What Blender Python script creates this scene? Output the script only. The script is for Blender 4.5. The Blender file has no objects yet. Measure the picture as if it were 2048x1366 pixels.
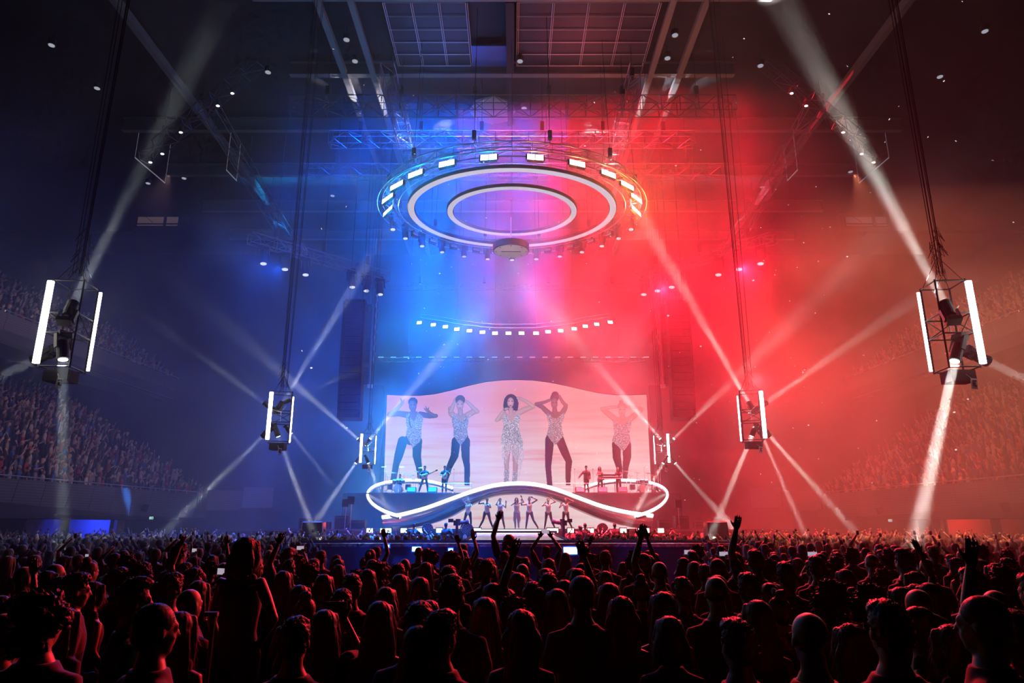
import bpy, math, random
import numpy as np
from mathutils import Vector, Matrix, noise
S = bpy.context.scene
COL = S.collection
PI = math.pi
rng = random.Random(11)

# ------------------------------------------------------------------ camera
PITCH = math.radians(15.05)
CAMZ = 2.15
cam = bpy.data.objects.new('camera', bpy.data.cameras.new('camera'))
COL.objects.link(cam)
S.camera = cam
cam.location = (0, 0, CAMZ)
cam.data.lens = 24.0
cam.data.clip_end = 300
cam.rotation_euler = (PI / 2 + PITCH, 0, 0)
FPX = 2048 * 24 / 36.0


def at(px, py, Y):
    """world point seen at pixel (px, py) at the world depth Y"""
    v = 683 - py
    dy = FPX * math.cos(PITCH) - v * math.sin(PITCH)
    dz = FPX * math.sin(PITCH) + v * math.cos(PITCH)
    k = Y / dy
    return Vector(((px - 1024) * k, Y, CAMZ + dz * k))


def px_of(p):
    d = Vector(p) - Vector((0, 0, CAMZ))
    f = d.y * math.cos(PITCH) + d.z * math.sin(PITCH)
    u = -d.y * math.sin(PITCH) + d.z * math.cos(PITCH)
    return 1024 + FPX * d.x / f, 683 - FPX * u / f


# ------------------------------------------------------------------ world, exposure
W = bpy.data.worlds.new('world')
S.world = W
W.use_nodes = True
W.node_tree.nodes['Background'].inputs[0].default_value = (0.0, 0.0, 0.0, 1)
S.view_settings.view_transform = 'Standard'
S.view_settings.look = 'None'
S.view_settings.exposure = 0.0
S.view_settings.gamma = 1.0
S.cycles.volume_bounces = 0
S.cycles.max_bounces = 3
S.cycles.diffuse_bounces = 0
S.cycles.glossy_bounces = 1
S.cycles.transmission_bounces = 1
S.cycles.transparent_max_bounces = 4
S.cycles.use_denoising = True
S.cycles.use_adaptive_sampling = True
S.cycles.adaptive_threshold = .04
S.cycles.adaptive_min_samples = 12
S.cycles.volume_step_rate = 1.0
S.cycles.volume_max_steps = 64
S.cycles.sample_clamp_indirect = 4.0


# ------------------------------------------------------------------ lights
def link_light(l, loc, direc=(0, 0, -1), name='lamp'):
    o = bpy.data.objects.new(name, l)
    COL.objects.link(o)
    o.location = loc
    o.rotation_euler = Vector(direc).to_track_quat('-Z', 'Y').to_euler()
    return o


def wash(loc, direc, e, c, sx=.6, sy=.6, spread=180):
    l = bpy.data.lights.new('wash', 'AREA')
    l.shape = 'RECTANGLE'
    l.energy, l.color, l.size, l.size_y, l.spread = e, c, sx, sy, math.radians(spread)
    return link_light(l, loc, direc, 'wash')


def beam(loc, target, e, c=(1, 1, 1), size=.2, spread=2.5):
    l = bpy.data.lights.new('beam', 'AREA')
    l.shape = 'DISK'
    l.energy, l.color, l.size, l.spread = e, c, size, math.radians(spread)
    return link_light(l, loc, Vector(target) - Vector(loc), 'beam')


def spot(loc, target, e, c, ang, blend=.5, r=.15):
    l = bpy.data.lights.new('spot', 'SPOT')
    l.energy, l.color, l.spot_size, l.spot_blend, l.shadow_soft_size = e, c, math.radians(ang), blend, r
    return link_light(l, loc, Vector(target) - Vector(loc), 'spot')


def glow(loc, e, c, r=.1):
    l = bpy.data.lights.new('glow', 'POINT')
    l.energy, l.color, l.shadow_soft_size = e, c, r
    return link_light(l, loc, name='glow')


BLUE = (0, .085, 1)
CYAN = (0, .30, 1)
TEAL = (.01, .42, .9)
RED = (1, .008, .03)
PINK = (1, .12, .2)
ORANGE = (1, .16, .02)
WHITE = (1, .97, .93)
COOL = (.85, .93, 1)
KW, KC = 1.15, 2.7
SCR_E = .74
# the two colour halves: rows of unseen area lights added under the roof to colour the haze, each row on its own side of the hall's middle plane
for x0, x1, eb, er, sp in ((0.1, 1.6, 1500, 900, 10), (1.6, 4, 2400, 1500, 14), (4, 7.5, 3100, 2700, 24), (7.5, 12, 1500, 2000, 40), (12, 18, 60, 1250, 46)):
    for y0, y1, ky in ((31.5, 40, 1.0), (40, 50.5, 1.0)):
        far_ = y0 > 39
        for s, e, c in ((-1, eb * (.8 if far_ else 1), BLUE if y0 < 39 else (0, .17, 1)), (1, er * (.6 if far_ and x0 > 3 else 1), RED)):
            wash((s * (x0 + x1) / 2, (y0 + y1) / 2, 26.2), (s * (.1 if sp > 15 else .08), 0, -1), e * ky * KW, c, x1 - x0, y1 - y0, sp)
# paler wash low down in front of the screen, cyan on one side and pink on the other
for s, e, c in ((-1, 2700, TEAL), (1, 1300, (1, .30, .40))):
    wash((s * 5.2, 48.5, 17.6), (s * .05, -.1, -1), e * KW, c, 10, 3.5, 30)
    wash((s * 2.6, 43, 18.2), (s * .08, 0, -1), e * .45 * KW, CYAN if s < 0 else (1, .32, .5), 5, 7, 14)
    wash((s * 2.2, 37, 25.8), (s * .08, 0, -1), e * .55 * KW, CYAN if s < 0 else (1, .2, .4), 4.2, 9, 14)
# amber wash in the smoke on the right, a faint cold one on the left
wash((16.5, 25, 13.2), (.02, 0, -1), 1500 * KW, (1, .24, .11), 9, 13, 50)
wash((17, 38, 15.5), (.05, 0, -1), 800 * KW, (1, .10, .05), 8, 12, 40)
wash((-12.5, 28, 14.5), (-.05, 0, -1), 220 * KW, (.42, .55, 1), 7, 10, 40)
# crowd back light, red from lamps over the stage end of the floor, a little blue from the left
for x, y, e, c in ((3.1, 42.4, 4500, RED), (9.6, 41.6, 22000, RED), (13.6, 38, 13000, RED), (-13.6, 38, 4000, BLUE)):
    spot((x, y - .2, 16.8), ((x - 4) * .55, 7, 1.6), e * KC, c, 34, .9, .08)
spot((9.2, 25.0, 7.4), (-2, 5, 1.6), 5500, (1, .05, .06), 62, .9, .08)
spot((9.2, 25.0, 7.4), (9, 5, 1.6), 2200, RED, 44, .9, .08)
# unseen uplights added by the front truss to brighten the ceiling grid
for s, c in ((-1, (.1, .25, 1)), (1, (1, .12, .14))):
    wash((s * 3.6, 31.6, 24.8), (s * .1, -.9, 1), 70, c, 3, .2)
# light that skims the balcony tiers
for s, c, e in ((-1, (1, .55, .5), 2600), (1, (1, .25, .13), 5000)):
    spot((s * 15, 27, 17), (s * 31, 43, 6), e, c, 58, .8, .06)
# white follow light on the dancers
for x in (-7, 7):
    spot((x, 26, 17), (x * .2, 42, 2.5), 2200, (1, .88, .8), 10, .4, .1)

# ------------------------------------------------------------------ materials
MATS = {}


def nodes_of(name):
    m = bpy.data.materials.new(name)
    m.use_nodes = True
    nt = m.node_tree
    return m, nt, nt.nodes['Principled BSDF']


def mat(name, col=(.1, .1, .1), rough=.6, metal=0.0, vary=.25, scale=6.0, bump=0.0, sheen=0.0, spec=.5):
    if name in MATS:
        return MATS[name]
    m, nt, b = nodes_of(name)
    n = nt.nodes.new('ShaderNodeTexNoise')
    n.inputs['Scale'].default_value = scale
    n.inputs['Detail'].default_value = 2
    tc = nt.nodes.new('ShaderNodeTexCoord')
    nt.links.new(tc.outputs['Object'], n.inputs['Vector'])
    r = nt.nodes.new('ShaderNodeMix')
    r.data_type = 'RGBA'
    nt.links.new(n.outputs[0], r.inputs[0])
    r.inputs[6].default_value = (*[c * (1 - vary) for c in col], 1)
    r.inputs[7].default_value = (*[min(1, c * (1 + vary)) for c in col], 1)
    nt.links.new(r.outputs[2], b.inputs['Base Color'])
    b.inputs['Roughness'].default_value = rough
    b.inputs['Metallic'].default_value = metal
    b.inputs['Specular IOR Level'].default_value = spec
    b.inputs['Sheen Weight'].default_value = sheen
    if bump:
        bp = nt.nodes.new('ShaderNodeBump')
        bp.inputs['Strength'].default_value = bump
        nt.links.new(n.outputs[0], bp.inputs['Height'])
        nt.links.new(bp.outputs[0], b.inputs['Normal'])
    MATS[name] = m
    return m


def emat(name, col, strength, sampled=False):
    if name in MATS:
        return MATS[name]
    m = bpy.data.materials.new(name)
    m.use_nodes = True
    nt = m.node_tree
    nt.nodes.clear()
    o = nt.nodes.new('ShaderNodeOutputMaterial')
    e = nt.nodes.new('ShaderNodeEmission')
    e.inputs[0].default_value = (*col, 1)
    e.inputs[1].default_value = strength
    nt.links.new(e.outputs[0], o.inputs[0])
    m.cycles.emission_sampling = 'FRONT' if sampled else 'NONE'
    MATS[name] = m
    return m


def attr_mat(name, rough=.6, emit=0.0, metal=0.0):
    """colour read from the colour attribute 'tint' of the mesh"""
    if name in MATS:
        return MATS[name]
    m, nt, b = nodes_of(name)
    a = nt.nodes.new('ShaderNodeAttribute')
    a.attribute_name = 'tint'
    b.inputs['Roughness'].default_value = rough
    b.inputs['Metallic'].default_value = metal
    nt.links.new(a.outputs['Color'], b.inputs['Base Color'])
    if emit:
        b.inputs['Base Color'].default_value = (0, 0, 0, 1)
        for l in list(b.inputs['Base Color'].links):
            nt.links.remove(l)
        b.inputs['Base Color'].default_value = (.01, .01, .01, 1)
        nt.links.new(a.outputs['Color'], b.inputs['Emission Color'])
        b.inputs['Emission Strength'].default_value = emit
        m.cycles.emission_sampling = 'NONE'
    MATS[name] = m
    return m


BLACKM = mat('black_metal', (.009, .009, .010), .7, .1, .3, 20)
TRUSS = mat('truss_aluminium', (.13, .13, .14), .45, .7, .2, 12)
DARK = mat('dark_plastic', (.008, .008, .009), .7, 0, .3, 15, 0, 0, .25)
GREY = mat('grey_metal', (.12, .12, .13), .5, .5, .2, 10)
PALE = mat('pale_steel', (.55, .55, .57), .5, .2, .12, 3)
LENS = emat('lamp_lens', (1, .99, .96), 9)
TUBE = emat('white_tube', (1, .96, .92), 14, True)
BLIND_B = emat('blinder_blue_white', (.75, .95, 1), 7)
BLIND_R = emat('blinder_red_white', (1, .82, .74), 7)


# ------------------------------------------------------------------ mesh building
class MB:
    def __init__(self):
        self.v, self.f = [], []

    def add(self, vs, fs):
        k = len(self.v)
        self.v.extend([tuple(p) for p in vs])
        self.f.extend([tuple(i + k for i in f) for f in fs])
        return self

    def box(self, c, s, rot=None):
        c = Vector(c)
        vs = []
        for x in (-.5, .5):
            for y in (-.5, .5):
                for z in (-.5, .5):
                    p = Vector((x * s[0], y * s[1], z * s[2]))
                    if rot is not None:
                        p = rot @ p
                    vs.append(c + p)
        return self.add(vs, [(0, 1, 3, 2), (4, 6, 7, 5), (0, 4, 5, 1), (2, 3, 7, 6), (0, 2, 6, 4), (1, 5, 7, 3)])

    def bar(self, a, b, r=.02, n=4, r2=None):
        a, b = Vector(a), Vector(b)
        d = b - a
        if d.length < 1e-6:
            return self
        d.normalize()
        u = d.orthogonal().normalized()
        w = d.cross(u)
        r2 = r if r2 is None else r2
        vs = []
        for p, q in ((a, r), (b, r2)):
            for i in range(n):
                t = 2 * PI * (i + .5) / n
                vs.append(p + (u * math.cos(t) + w * math.sin(t)) * q)
        fs = [(i, (i + 1) % n, n + (i + 1) % n, n + i) for i in range(n)]
        fs += [tuple(reversed(range(n))), tuple(range(n, 2 * n))]
        return self.add(vs, fs)

    def tube(self, pts, r=.02, n=6, closed=False):
        pts = [Vector(p) for p in pts]
        m = len(pts)
        vs, fs = [], []
        up = None
        for i, p in enumerate(pts):
            a = pts[(i - 1) % m] if closed or i else p
            b = pts[(i + 1) % m] if closed or i < m - 1 else p
            d = (b - a).normalized()
            if up is None:
                up = d.orthogonal().normalized()
            u = (up - d * up.dot(d)).normalized()
            up = u
            w = d.cross(u)
            rr = r[i] if isinstance(r, (list, tuple)) else r
            for k in range(n):
                t = 2 * PI * k / n
                vs.append(p + (u * math.cos(t) + w * math.sin(t)) * rr)
        for i in range(m if closed else m - 1):
            j = (i + 1) % m
            for k in range(n):
                fs.append((i * n + k, i * n + (k + 1) % n, j * n + (k + 1) % n, j * n + k))
        if not closed:
            fs += [tuple(reversed(range(n))), tuple(range((m - 1) * n, m * n))]
        return self.add(vs, fs)

    def lathe(self, prof, n=20, axis=None, origin=(0, 0, 0)):
        """prof: (r, h) pairs along the axis"""
        q = Vector((0, 0, 1)).rotation_difference(Vector(axis)) if axis is not None else None
        o = Vector(origin)
        vs, fs = [], []
        for r, h in prof:
            for k in range(n):
                t = 2 * PI * k / n
                p = Vector((r * math.cos(t), r * math.sin(t), h))
                if q:
                    p = q @ p
                vs.append(o + p)
        m = len(prof)
        for i in range(m - 1):
            for k in range(n):
                fs.append((i * n + k, i * n + (k + 1) % n, (i + 1) * n + (k + 1) % n, (i + 1) * n + k))
        fs += [tuple(reversed(range(n))), tuple(range((m - 1) * n, m * n))]
        return self.add(vs, fs)

    def rings(self, rings, cap=True):
        """loft through rings of equal point count"""
        n = len(rings[0])
        vs = [p for r in rings for p in r]
        fs = []
        for i in range(len(rings) - 1):
            for k in range(n):
                fs.append((i * n + k, i * n + (k + 1) % n, (i + 1) * n + (k + 1) % n, (i + 1) * n + k))
        if cap:
            fs += [tuple(reversed(range(n))), tuple(range((len(rings) - 1) * n, len(rings) * n))]
        return self.add(vs, fs)

    def ellipsoid(self, c, r, rot=None, nu=14, nv=9):
        c = Vector(c)
        rs = []
        for j in range(1, nv):
            t = PI * j / nv
            ring = []
            for k in range(nu):
                a = 2 * PI * k / nu
                p = Vector((r[0] * math.sin(t) * math.cos(a), r[1] * math.sin(t) * math.sin(a), -r[2] * math.cos(t)))
                if rot is not None:
                    p = rot @ p
                ring.append(c + p)
            rs.append(ring)
        return self.rings(rs)

    def limb(self, pts, rad, grow=0.0, n=10):
        """round-ended tapering limb through pts"""
        pts = [Vector(p) for p in pts]
        rad = [r + grow for r in rad]
        d0 = (pts[0] - pts[1]).normalized()
        d1 = (pts[-1] - pts[-2]).normalized()
        P, R = [], []
        for k in (1.0, .8, .45):
            P.append(pts[0] + d0 * rad[0] * math.sin(k * PI / 2))
            R.append(max(.002, rad[0] * math.cos(k * PI / 2 * .97)))
        P += pts
        R += rad
        for k in (.45, .8, 1.0):
            P.append(pts[-1] + d1 * rad[-1] * math.sin(k * PI / 2))
            R.append(max(.002, rad[-1] * math.cos(k * PI / 2 * .97)))
        return self.tube(P, R, n)

    def mesh(self, name, m=None, smooth=False):
        me = bpy.data.meshes.new(name)
        me.from_pydata(self.v, [], self.f)
        me.update()
        if m is not None:
            me.materials.append(m)
        if smooth:
            me.shade_smooth()
        return me

    def build(self, name, m, parent=None, smooth=False):
        return add(name, self.mesh(name, m, smooth), parent)


def add(name, me, parent=None, loc=None):
    o = bpy.data.objects.new(name, me)
    COL.objects.link(o)
    if parent is not None:
        o.parent = parent
    if loc is not None:
        o.location = loc
    return o


def tag(o, label, cat, group=None, kind=None):
    if label:
        o['label'] = label
    if cat:
        o['category'] = cat
    if group:
        o['group'] = group
    if kind:
        o['kind'] = kind
    return o


def thing(name, label, cat, loc=(0, 0, 0), rz=0.0, group=None):
    o = bpy.data.objects.new(name, None)
    COL.objects.link(o)
    o.location = loc
    o.rotation_euler = (0, 0, rz)
    o.empty_display_size = .1
    return tag(o, label, cat, group)


def kids(o):
    return KIDS.get(o.name, [])


def dup(root, loc, rz=None, label=None, group=None, rot=None):
    """a copy of a thing with copies of its parts and sub-parts"""
    def rec(o, parent):
        c = o.copy()
        COL.objects.link(c)
        c.parent = parent
        for ch in o.children:
            rec(ch, c)
        return c
    r = root.copy()
    COL.objects.link(r)
    for ch in list(root.children):
        rec(ch, r)
    r.location = loc
    if rz is not None:
        r.rotation_euler = (0, 0, rz)
    if rot is not None:
        r.rotation_euler = rot
    if label:
        r['label'] = label
    if group:
        r['group'] = group
    return r


def struct(name, mb, m):
    o = mb.build(name, m)
    o['kind'] = 'structure'
    return o
# ================================================================== the hall
FLOORM = mat('hall_floor', (.02, .02, .022), .5, 0, .3, 1.5, .1)
WALLM = mat('hall_wall', (.02, .02, .024), .8, 0, .3, .5)
CEILM = mat('hall_ceiling', (.03, .03, .034), .8, 0, .3, .4)
GIRD = mat('roof_girder_paint', (.26, .26, .27), .6, .1, .12, .8)
FASC, nt, b = nodes_of('balcony_slatted_fascia')
MATS['balcony_slatted_fascia'] = FASC
tc = nt.nodes.new('ShaderNodeTexCoord')
wv = nt.nodes.new('ShaderNodeTexWave')
wv.bands_direction = 'Z'
wv.inputs['Scale'].default_value = 2.4
nt.links.new(tc.outputs['Object'], wv.inputs['Vector'])
mx = nt.nodes.new('ShaderNodeMix')
mx.data_type = 'RGBA'
nt.links.new(wv.outputs[0], mx.inputs[0])
mx.inputs[6].default_value = (.075, .07, .075, 1)
mx.inputs[7].default_value = (.15, .14, .15, 1)
nt.links.new(mx.outputs[2], b.inputs['Base Color'])
b.inputs['Roughness'].default_value = .5
ZC = 27.6
struct('floor', MB().box((0, 25, -.25), (96, 84, .5)), FLOORM)
struct('ceiling', MB().box((0, 25, ZC + .25), (96, 84, .5)), CEILM)
struct('wall_back', MB().box((0, 62.25, ZC / 2), (96, .5, ZC)), WALLM)
struct('wall_left', MB().box((-45.25, 25, ZC / 2), (.5, 80, ZC)), WALLM)
struct('wall_right', MB().box((45.25, 25, ZC / 2), (.5, 80, ZC)), WALLM)
struct('wall_rear', MB().box((0, -15.25, ZC / 2), (96, .5, ZC)), WALLM)

# haze: thin, drifting, thicker near the stage and on the right
HZ = bpy.data.materials.new('stage_haze')
HZ.use_nodes = True
nt = HZ.node_tree
nt.nodes.clear()
N = nt.nodes.new
L = nt.links.new
out = N('ShaderNodeOutputMaterial')
vs = N('ShaderNodeVolumeScatter')
L(vs.outputs[0], out.inputs['Volume'])
vs.inputs['Anisotropy'].default_value = .25
tc = N('ShaderNodeTexCoord')
sep = N('ShaderNodeSeparateXYZ')
L(tc.outputs['Object'], sep.inputs[0])


def mr(src, a, b_, c, d, smooth=True):
    n = N('ShaderNodeMapRange')
    n.interpolation_type = 'SMOOTHSTEP' if smooth else 'LINEAR'
    L(src, n.inputs[0])
    for i, v in enumerate((a, b_, c, d)):
        n.inputs[i + 1].default_value = v
    return n.outputs[0]


def mth(op, a, b_):
    n = N('ShaderNodeMath')
    n.operation = op
    for i, s in enumerate((a, b_)):
        if isinstance(s, (int, float)):
            n.inputs[i].default_value = s
        else:
            L(s, n.inputs[i])
    return n.outputs[0]


X, Y_, Z_ = sep.outputs
nz = N('ShaderNodeTexNoise')
nz.inputs['Scale'].default_value = .13
nz.inputs['Detail'].default_value = 4
nz.inputs['Roughness'].default_value = .6
nz.inputs['Distortion'].default_value = .6
L(tc.outputs['Object'], nz.inputs['Vector'])
smoke = mr(nz.outputs[0], .37, .65, .24, 2.15)
absx = mth('ABSOLUTE', X, 0)
nearness = mr(mth('ADD', Y_, mth('MULTIPLY', absx, .9)), 10, 33, .04, 1.0)
right = mr(X, 4, 14, 1.0, 1.4)
edge = mth('MULTIPLY', mr(X, -23, -9, .1, 1.0), mr(X, 17, 27, 1.0, .28))
shift = mth('ABSOLUTE', mth('SUBTRACT', X, 1.0), 0)
edge = mth('MULTIPLY', edge, mth('SUBTRACT', 1, mth('MULTIPLY', mr(shift, 11, 19, 0, .88), mr(Z_, 11, 19, 0, 1))))
top = mr(Z_, 19, 27.5, 1.0, .45)
top = mth('MULTIPLY', top, mth('SUBTRACT', 1, mth('MULTIPLY', mr(absx, 5, 9.5, .6, 0), mr(Z_, 7, 13, 1, 0))))
local = mth('MULTIPLY', mr(absx, 7, 10, 0, 1.6), mth('MULTIPLY', mr(Y_, 10.5, 13, 0, 1), mr(Y_, 17, 23, 1, 0)))
smoke = mth('MULTIPLY', smoke, mth('ADD', 1, mth('MULTIPLY', local, mr(Z_, 10, 14, 1, 0))))
dens = mth('MULTIPLY', mth('MULTIPLY', mth('MULTIPLY', smoke, nearness), mth('MULTIPLY', right, edge)), mth('MULTIPLY', top, .0125))
L(dens, vs.inputs['Density'])
HZ.cycles.volume_step_rate = .75
hz = MB().box((0, 28.3, 13.8), (89.8, 67, 27.4)).build('haze', HZ)
tag(hz, 'smoky stage haze filling the hall, coloured blue and red by the lamps', 'haze', None, 'stuff')

# ------------------------------------------------------------------ roof
for i, (y, h) in enumerate(((22.6, .5), (27.4, .5), (33.2, .42), (38.8, .5), (44.6, .5), (50.4, .5), (56, .5))):
    g = MB()
    wd = 25 if y < 36 else 50
    g.box((0, y, ZC - 1.0), (wd, .34, .10)).box((0, y, ZC - 1.0 + h + .35), (wd, .34, .1)).box((0, y, ZC - .6), (wd, .06, .8))
    o = g.build('roof_beam', GIRD if y != 22.6 else CEILM)
    tag(o, None, None, None, 'structure')
for x in (-9.3, -7.7, 7.7, 9.3, -19, 19):
    g = MB().box((x, 36, ZC - 1.35), (.3, 46, .08)).box((x, 36, ZC - 1.05), (.06, 46, .6))
    tag(g.build('roof_girder', GIRD), None, None, None, 'structure')
# tied ceiling grid between the girders
gp = mat('pale_ceiling_bar', (.7, .7, .72), .5, .3, .1, 5)
pl = mat('ceiling_panel_dark', (.05, .05, .065), .7, 0, .2, .6)
for bi, (x0, x1, y0, y1, nx, ny, where) in enumerate(((-6.4, -2.3, 28.2, 33.0, 3, 5, 'left of the central roof post'), (.25, 7.3, 28.2, 33.0, 4, 5, 'right of the central roof post'),
                                             (-6.4, -2.3, 23.4, 27.2, 3, 3, 'at the left top of the picture'), (.25, 7.3, 23.4, 27.2, 4, 3, 'at the right top of the picture'))):
    r = thing('ceiling_grid_panel', 'dark ceiling panel with pale grid bars, ' + where, 'ceiling panel', ((x0 + x1) / 2, (y0 + y1) / 2, ZC - .55), 0, 'gridded ceiling panels')
    w, d = x1 - x0, y1 - y0
    MB().box((0, 0, .12), (w, d, .05)).build('panel', pl, r)
    g = MB()
    for i in range(nx + 1):
        x = -w / 2 + w * i / nx
        g.bar((x, -d / 2, 0), (x, d / 2, 0), .022)
        g.bar((x + .09, -d / 2, 0), (x + .09, d / 2, 0), .018)
    for j in range(ny + 1):
        y = -d / 2 + d * j / ny
        g.bar((-w / 2, y, 0), (w / 2, y, 0), .03)
    g.build('grid_bars', gp, r)
    h = MB()
    for x in (-w / 3, w / 3):
        h.bar((x, 0, .1), (x, 0, .55), .02)
    h.build('hanger', BLACKM, r)
tag(MB().box((-.1, 30.5, ZC - .55), (.42, 5.6, .9)).box((-.1, 36, ZC - .62), (.36, 5.2, .3)).build('roof_spine', CEILM), None, None, None, 'structure')
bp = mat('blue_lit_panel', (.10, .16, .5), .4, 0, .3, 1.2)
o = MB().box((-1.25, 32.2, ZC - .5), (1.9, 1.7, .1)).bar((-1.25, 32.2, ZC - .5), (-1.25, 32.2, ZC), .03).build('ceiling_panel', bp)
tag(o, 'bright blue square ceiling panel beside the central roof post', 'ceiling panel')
# octagonal pale panel
c = at(985, 223, 37.4)
g = MB().lathe([(1.45, 0), (1.45, .12)], 8, origin=(c.x, c.y, c.z))
for k in range(4):
    a = PI / 4 * k + PI / 8
    g.bar((c.x, c.y, c.z + .1), (c.x, c.y, ZC), .03)
o = g.build('ceiling_panel', mat('pale_reflector', (.75, .75, .78), .6, 0, .1, 2))
tag(o, 'pale eight-sided ceiling panel behind the roof trusses', 'ceiling panel')
# downlights
dl = thing('downlight', 'round ceiling downlight', 'ceiling light')
MB().lathe([(.16, .02), (.2, 0), (.2, .3), (.12, .36)], 14).build('housing', GREY, dl)
MB().lathe([(.15, -.01), (.15, .02)], 14).build('lens', emat('dim_lens', (.8, .85, 1), .45), dl)
MB().bar((0, 0, .36), (0, 0, .9), .015).build('stem', BLACKM, dl)
DLS = [(693, 80, 'left girder, upper one'), (710, 123, 'left girder, lower one'), (1350, 71, 'right girder, upper one'), (1335, 117, 'right girder, lower one'),
       (1048, 217, 'beside the eight-sided panel'), (1040, 123, 'beside the central roof post'), (194, 177, 'far left of the ceiling, brighter one'),
       (103, 91, 'top left corner'), (536, 145, 'left of the left girder'), (368, 357, 'far left, right of the upper white beam'), (296, 367, 'far left, at the upper white beam'),
       (1521, 132, 'right of the right girder'), (1880, 154, 'far right of the ceiling'), (1970, 63, 'top right corner'), (1701, 344, 'far right, left of the white beam'), (665, 392, 'left of the lighting ring'), (1525, 375, 'right of the lighting ring')]
for i, (x, y, w) in enumerate(DLS):
    v = 683 - y
    s = (FPX * math.sin(PITCH) + v * math.cos(PITCH)) / (FPX * math.cos(PITCH) - v * math.sin(PITCH))
    p = at(x, y, (ZC - .9 - CAMZ) / s)
    if i == 0:
        o = dl
        o.location = p
        o['label'] = 'small round ceiling downlight, ' + w
        o['group'] = 'ceiling downlights'
    else:
        dup(dl, p, 0, 'small round ceiling downlight, ' + w, 'ceiling downlights')

# ------------------------------------------------------------------ stands, both sides
SEATM = mat('stand_concrete', (.04, .035, .035), .8, 0, .3, 1)
RAILM = mat('handrail_steel', (.6, .58, .58), .3, .8, .1, 5)
ROWS = []   # (x, y, z, side) of every standing spot in the stands


def stand(side, lower):
    s = side
    nm = 'left' if s < 0 else 'right'
    if lower:
        xa, ya, xb, yb, z0, z1, dx, nr, dr, dz = 24.1, 27.0, 22.0, 49.0, 2.68, 4.25, 0, 14, .86, .54
    else:
        xa, ya, xb, yb, z0, z1, dx, nr, dr, dz = 29.3, 33.0, 27.9, 56.0, 12.25, 13.9, 0, 8, .86, .62
    m = MB()
    # raked steps
    zf = z1 - 1.0
    for r in range(nr):
        x_in, x_out = r * dr + .1, (r + 1) * dr + .1
        a, b_ = Vector((s * (xa + x_in), ya - 3, 0)), Vector((s * (xb + x_in), yb + (2 if lower else 0), 0))
        c_, d = Vector((s * (xb + x_out), b_.y, 0)), Vector((s * (xa + x_out), ya - 3, 0))
        t = zf + r * dz
        bt = t - .6
        vs_ = [Vector((q.x, q.y, bt)) for q in (a, b_, c_, d)] + [Vector((q.x, q.y, t)) for q in (a, b_, c_, d)]
        m.add(vs_, [(3, 2, 1, 0), (4, 5, 6, 7), (0, 1, 5, 4), (1, 2, 6, 5), (2, 3, 7, 6), (3, 0, 4, 7)])
        L_ = (b_ - a).length
        n = int(L_ / .52)
        for i in range(n):
            f = (i + .5) / n
            ROWS.append((a.lerp(d, .5).lerp(b_.lerp(c_, .5), f) + Vector((0, 0, t)), s, lower, r, f))
    o = m.build('stand_%s_%s' % ('lower' if lower else 'upper', nm), SEATM)
    o['kind'] = 'structure'
    # fascia with vertical joints
    f = MB()
    a, b_ = Vector((s * xa, ya - 3, 0)), Vector((s * xb, yb, 0))
    n = 14
    for i in range(n):
        p, q = a.lerp(b_, i / n), a.lerp(b_, (i + .985) / n)
        lean = .22
        vs_ = []
        for z, off in ((z0, lean), (z1, 0)):
            for pt in (p, q):
                vs_ += [Vector((pt.x + s * off, pt.y, z)), Vector((pt.x + s * (off + .12), pt.y, z))]
        f.add(vs_, [(0, 2, 6, 4), (1, 5, 7, 3), (0, 4, 5, 1), (2, 3, 7, 6), (4, 6, 7, 5), (0, 1, 3, 2)])
    o = f.build('wall_fascia_%s_%s' % ('lower' if lower else 'upper', nm), FASC)
    o['kind'] = 'structure'
    tr = MB().box(((a.x + b_.x) / 2 + s * 1.3, (a.y + b_.y) / 2, z0 - .12), (2.4, (b_ - a).length, .2))
    o = tr.build('trim_soffit', WALLM)
    o['kind'] = 'structure'
    # handrail
    rt = thing('balcony_handrail', 'thin steel handrail along the top of the %s %s balcony front' % (nm, 'lower' if lower else 'upper'), 'handrail', (0, 0, 0))
    g = MB()
    g.tube([Vector((a.x + s * .05, a.y, z1 + .14)), Vector((b_.x + s * .05, b_.y, z1 + .14))], .03, 6)
    g.build('rail', RAILM, rt)
    h = MB()
    for i in range(19):
        p = a.lerp(b_, i / 18)
        h.bar((p.x + s * .05, p.y, z1 - .1), (p.x + s * .05, p.y, z1 + .14), .015)
    h.build('rail_posts', RAILM, rt)
    if lower:
        # stepped return panels at the stage end
        for j, (x, y, z, w, hh) in enumerate(((21.2, 51.5, 3.9, 2.3, 1.45), (19.6, 54.0, 4.2, 2.2, 1.5))):
            rr = Matrix.Rotation(s * -.55, 3, 'Z')
            MBp = MB().box((s * x, y, z), (w, .15, hh), rr).box((s * (x + 1.6), y + .8, z - .1), (2.6, 1.6, hh * .8), rr)
            o = MBp.build('wall_return_panel', FASC)
            o['kind'] = 'structure'
    # back wall of the stand
    o = MB().box((s * (max(xa, xb) + nr * dr + 1), 40, zf + nr * dz), (.3, 46, 6)).build('wall_%s_stand' % nm, WALLM)
    o['kind'] = 'structure'


for s in (-1, 1):
    stand(s, True)
    stand(s, False)
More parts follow.
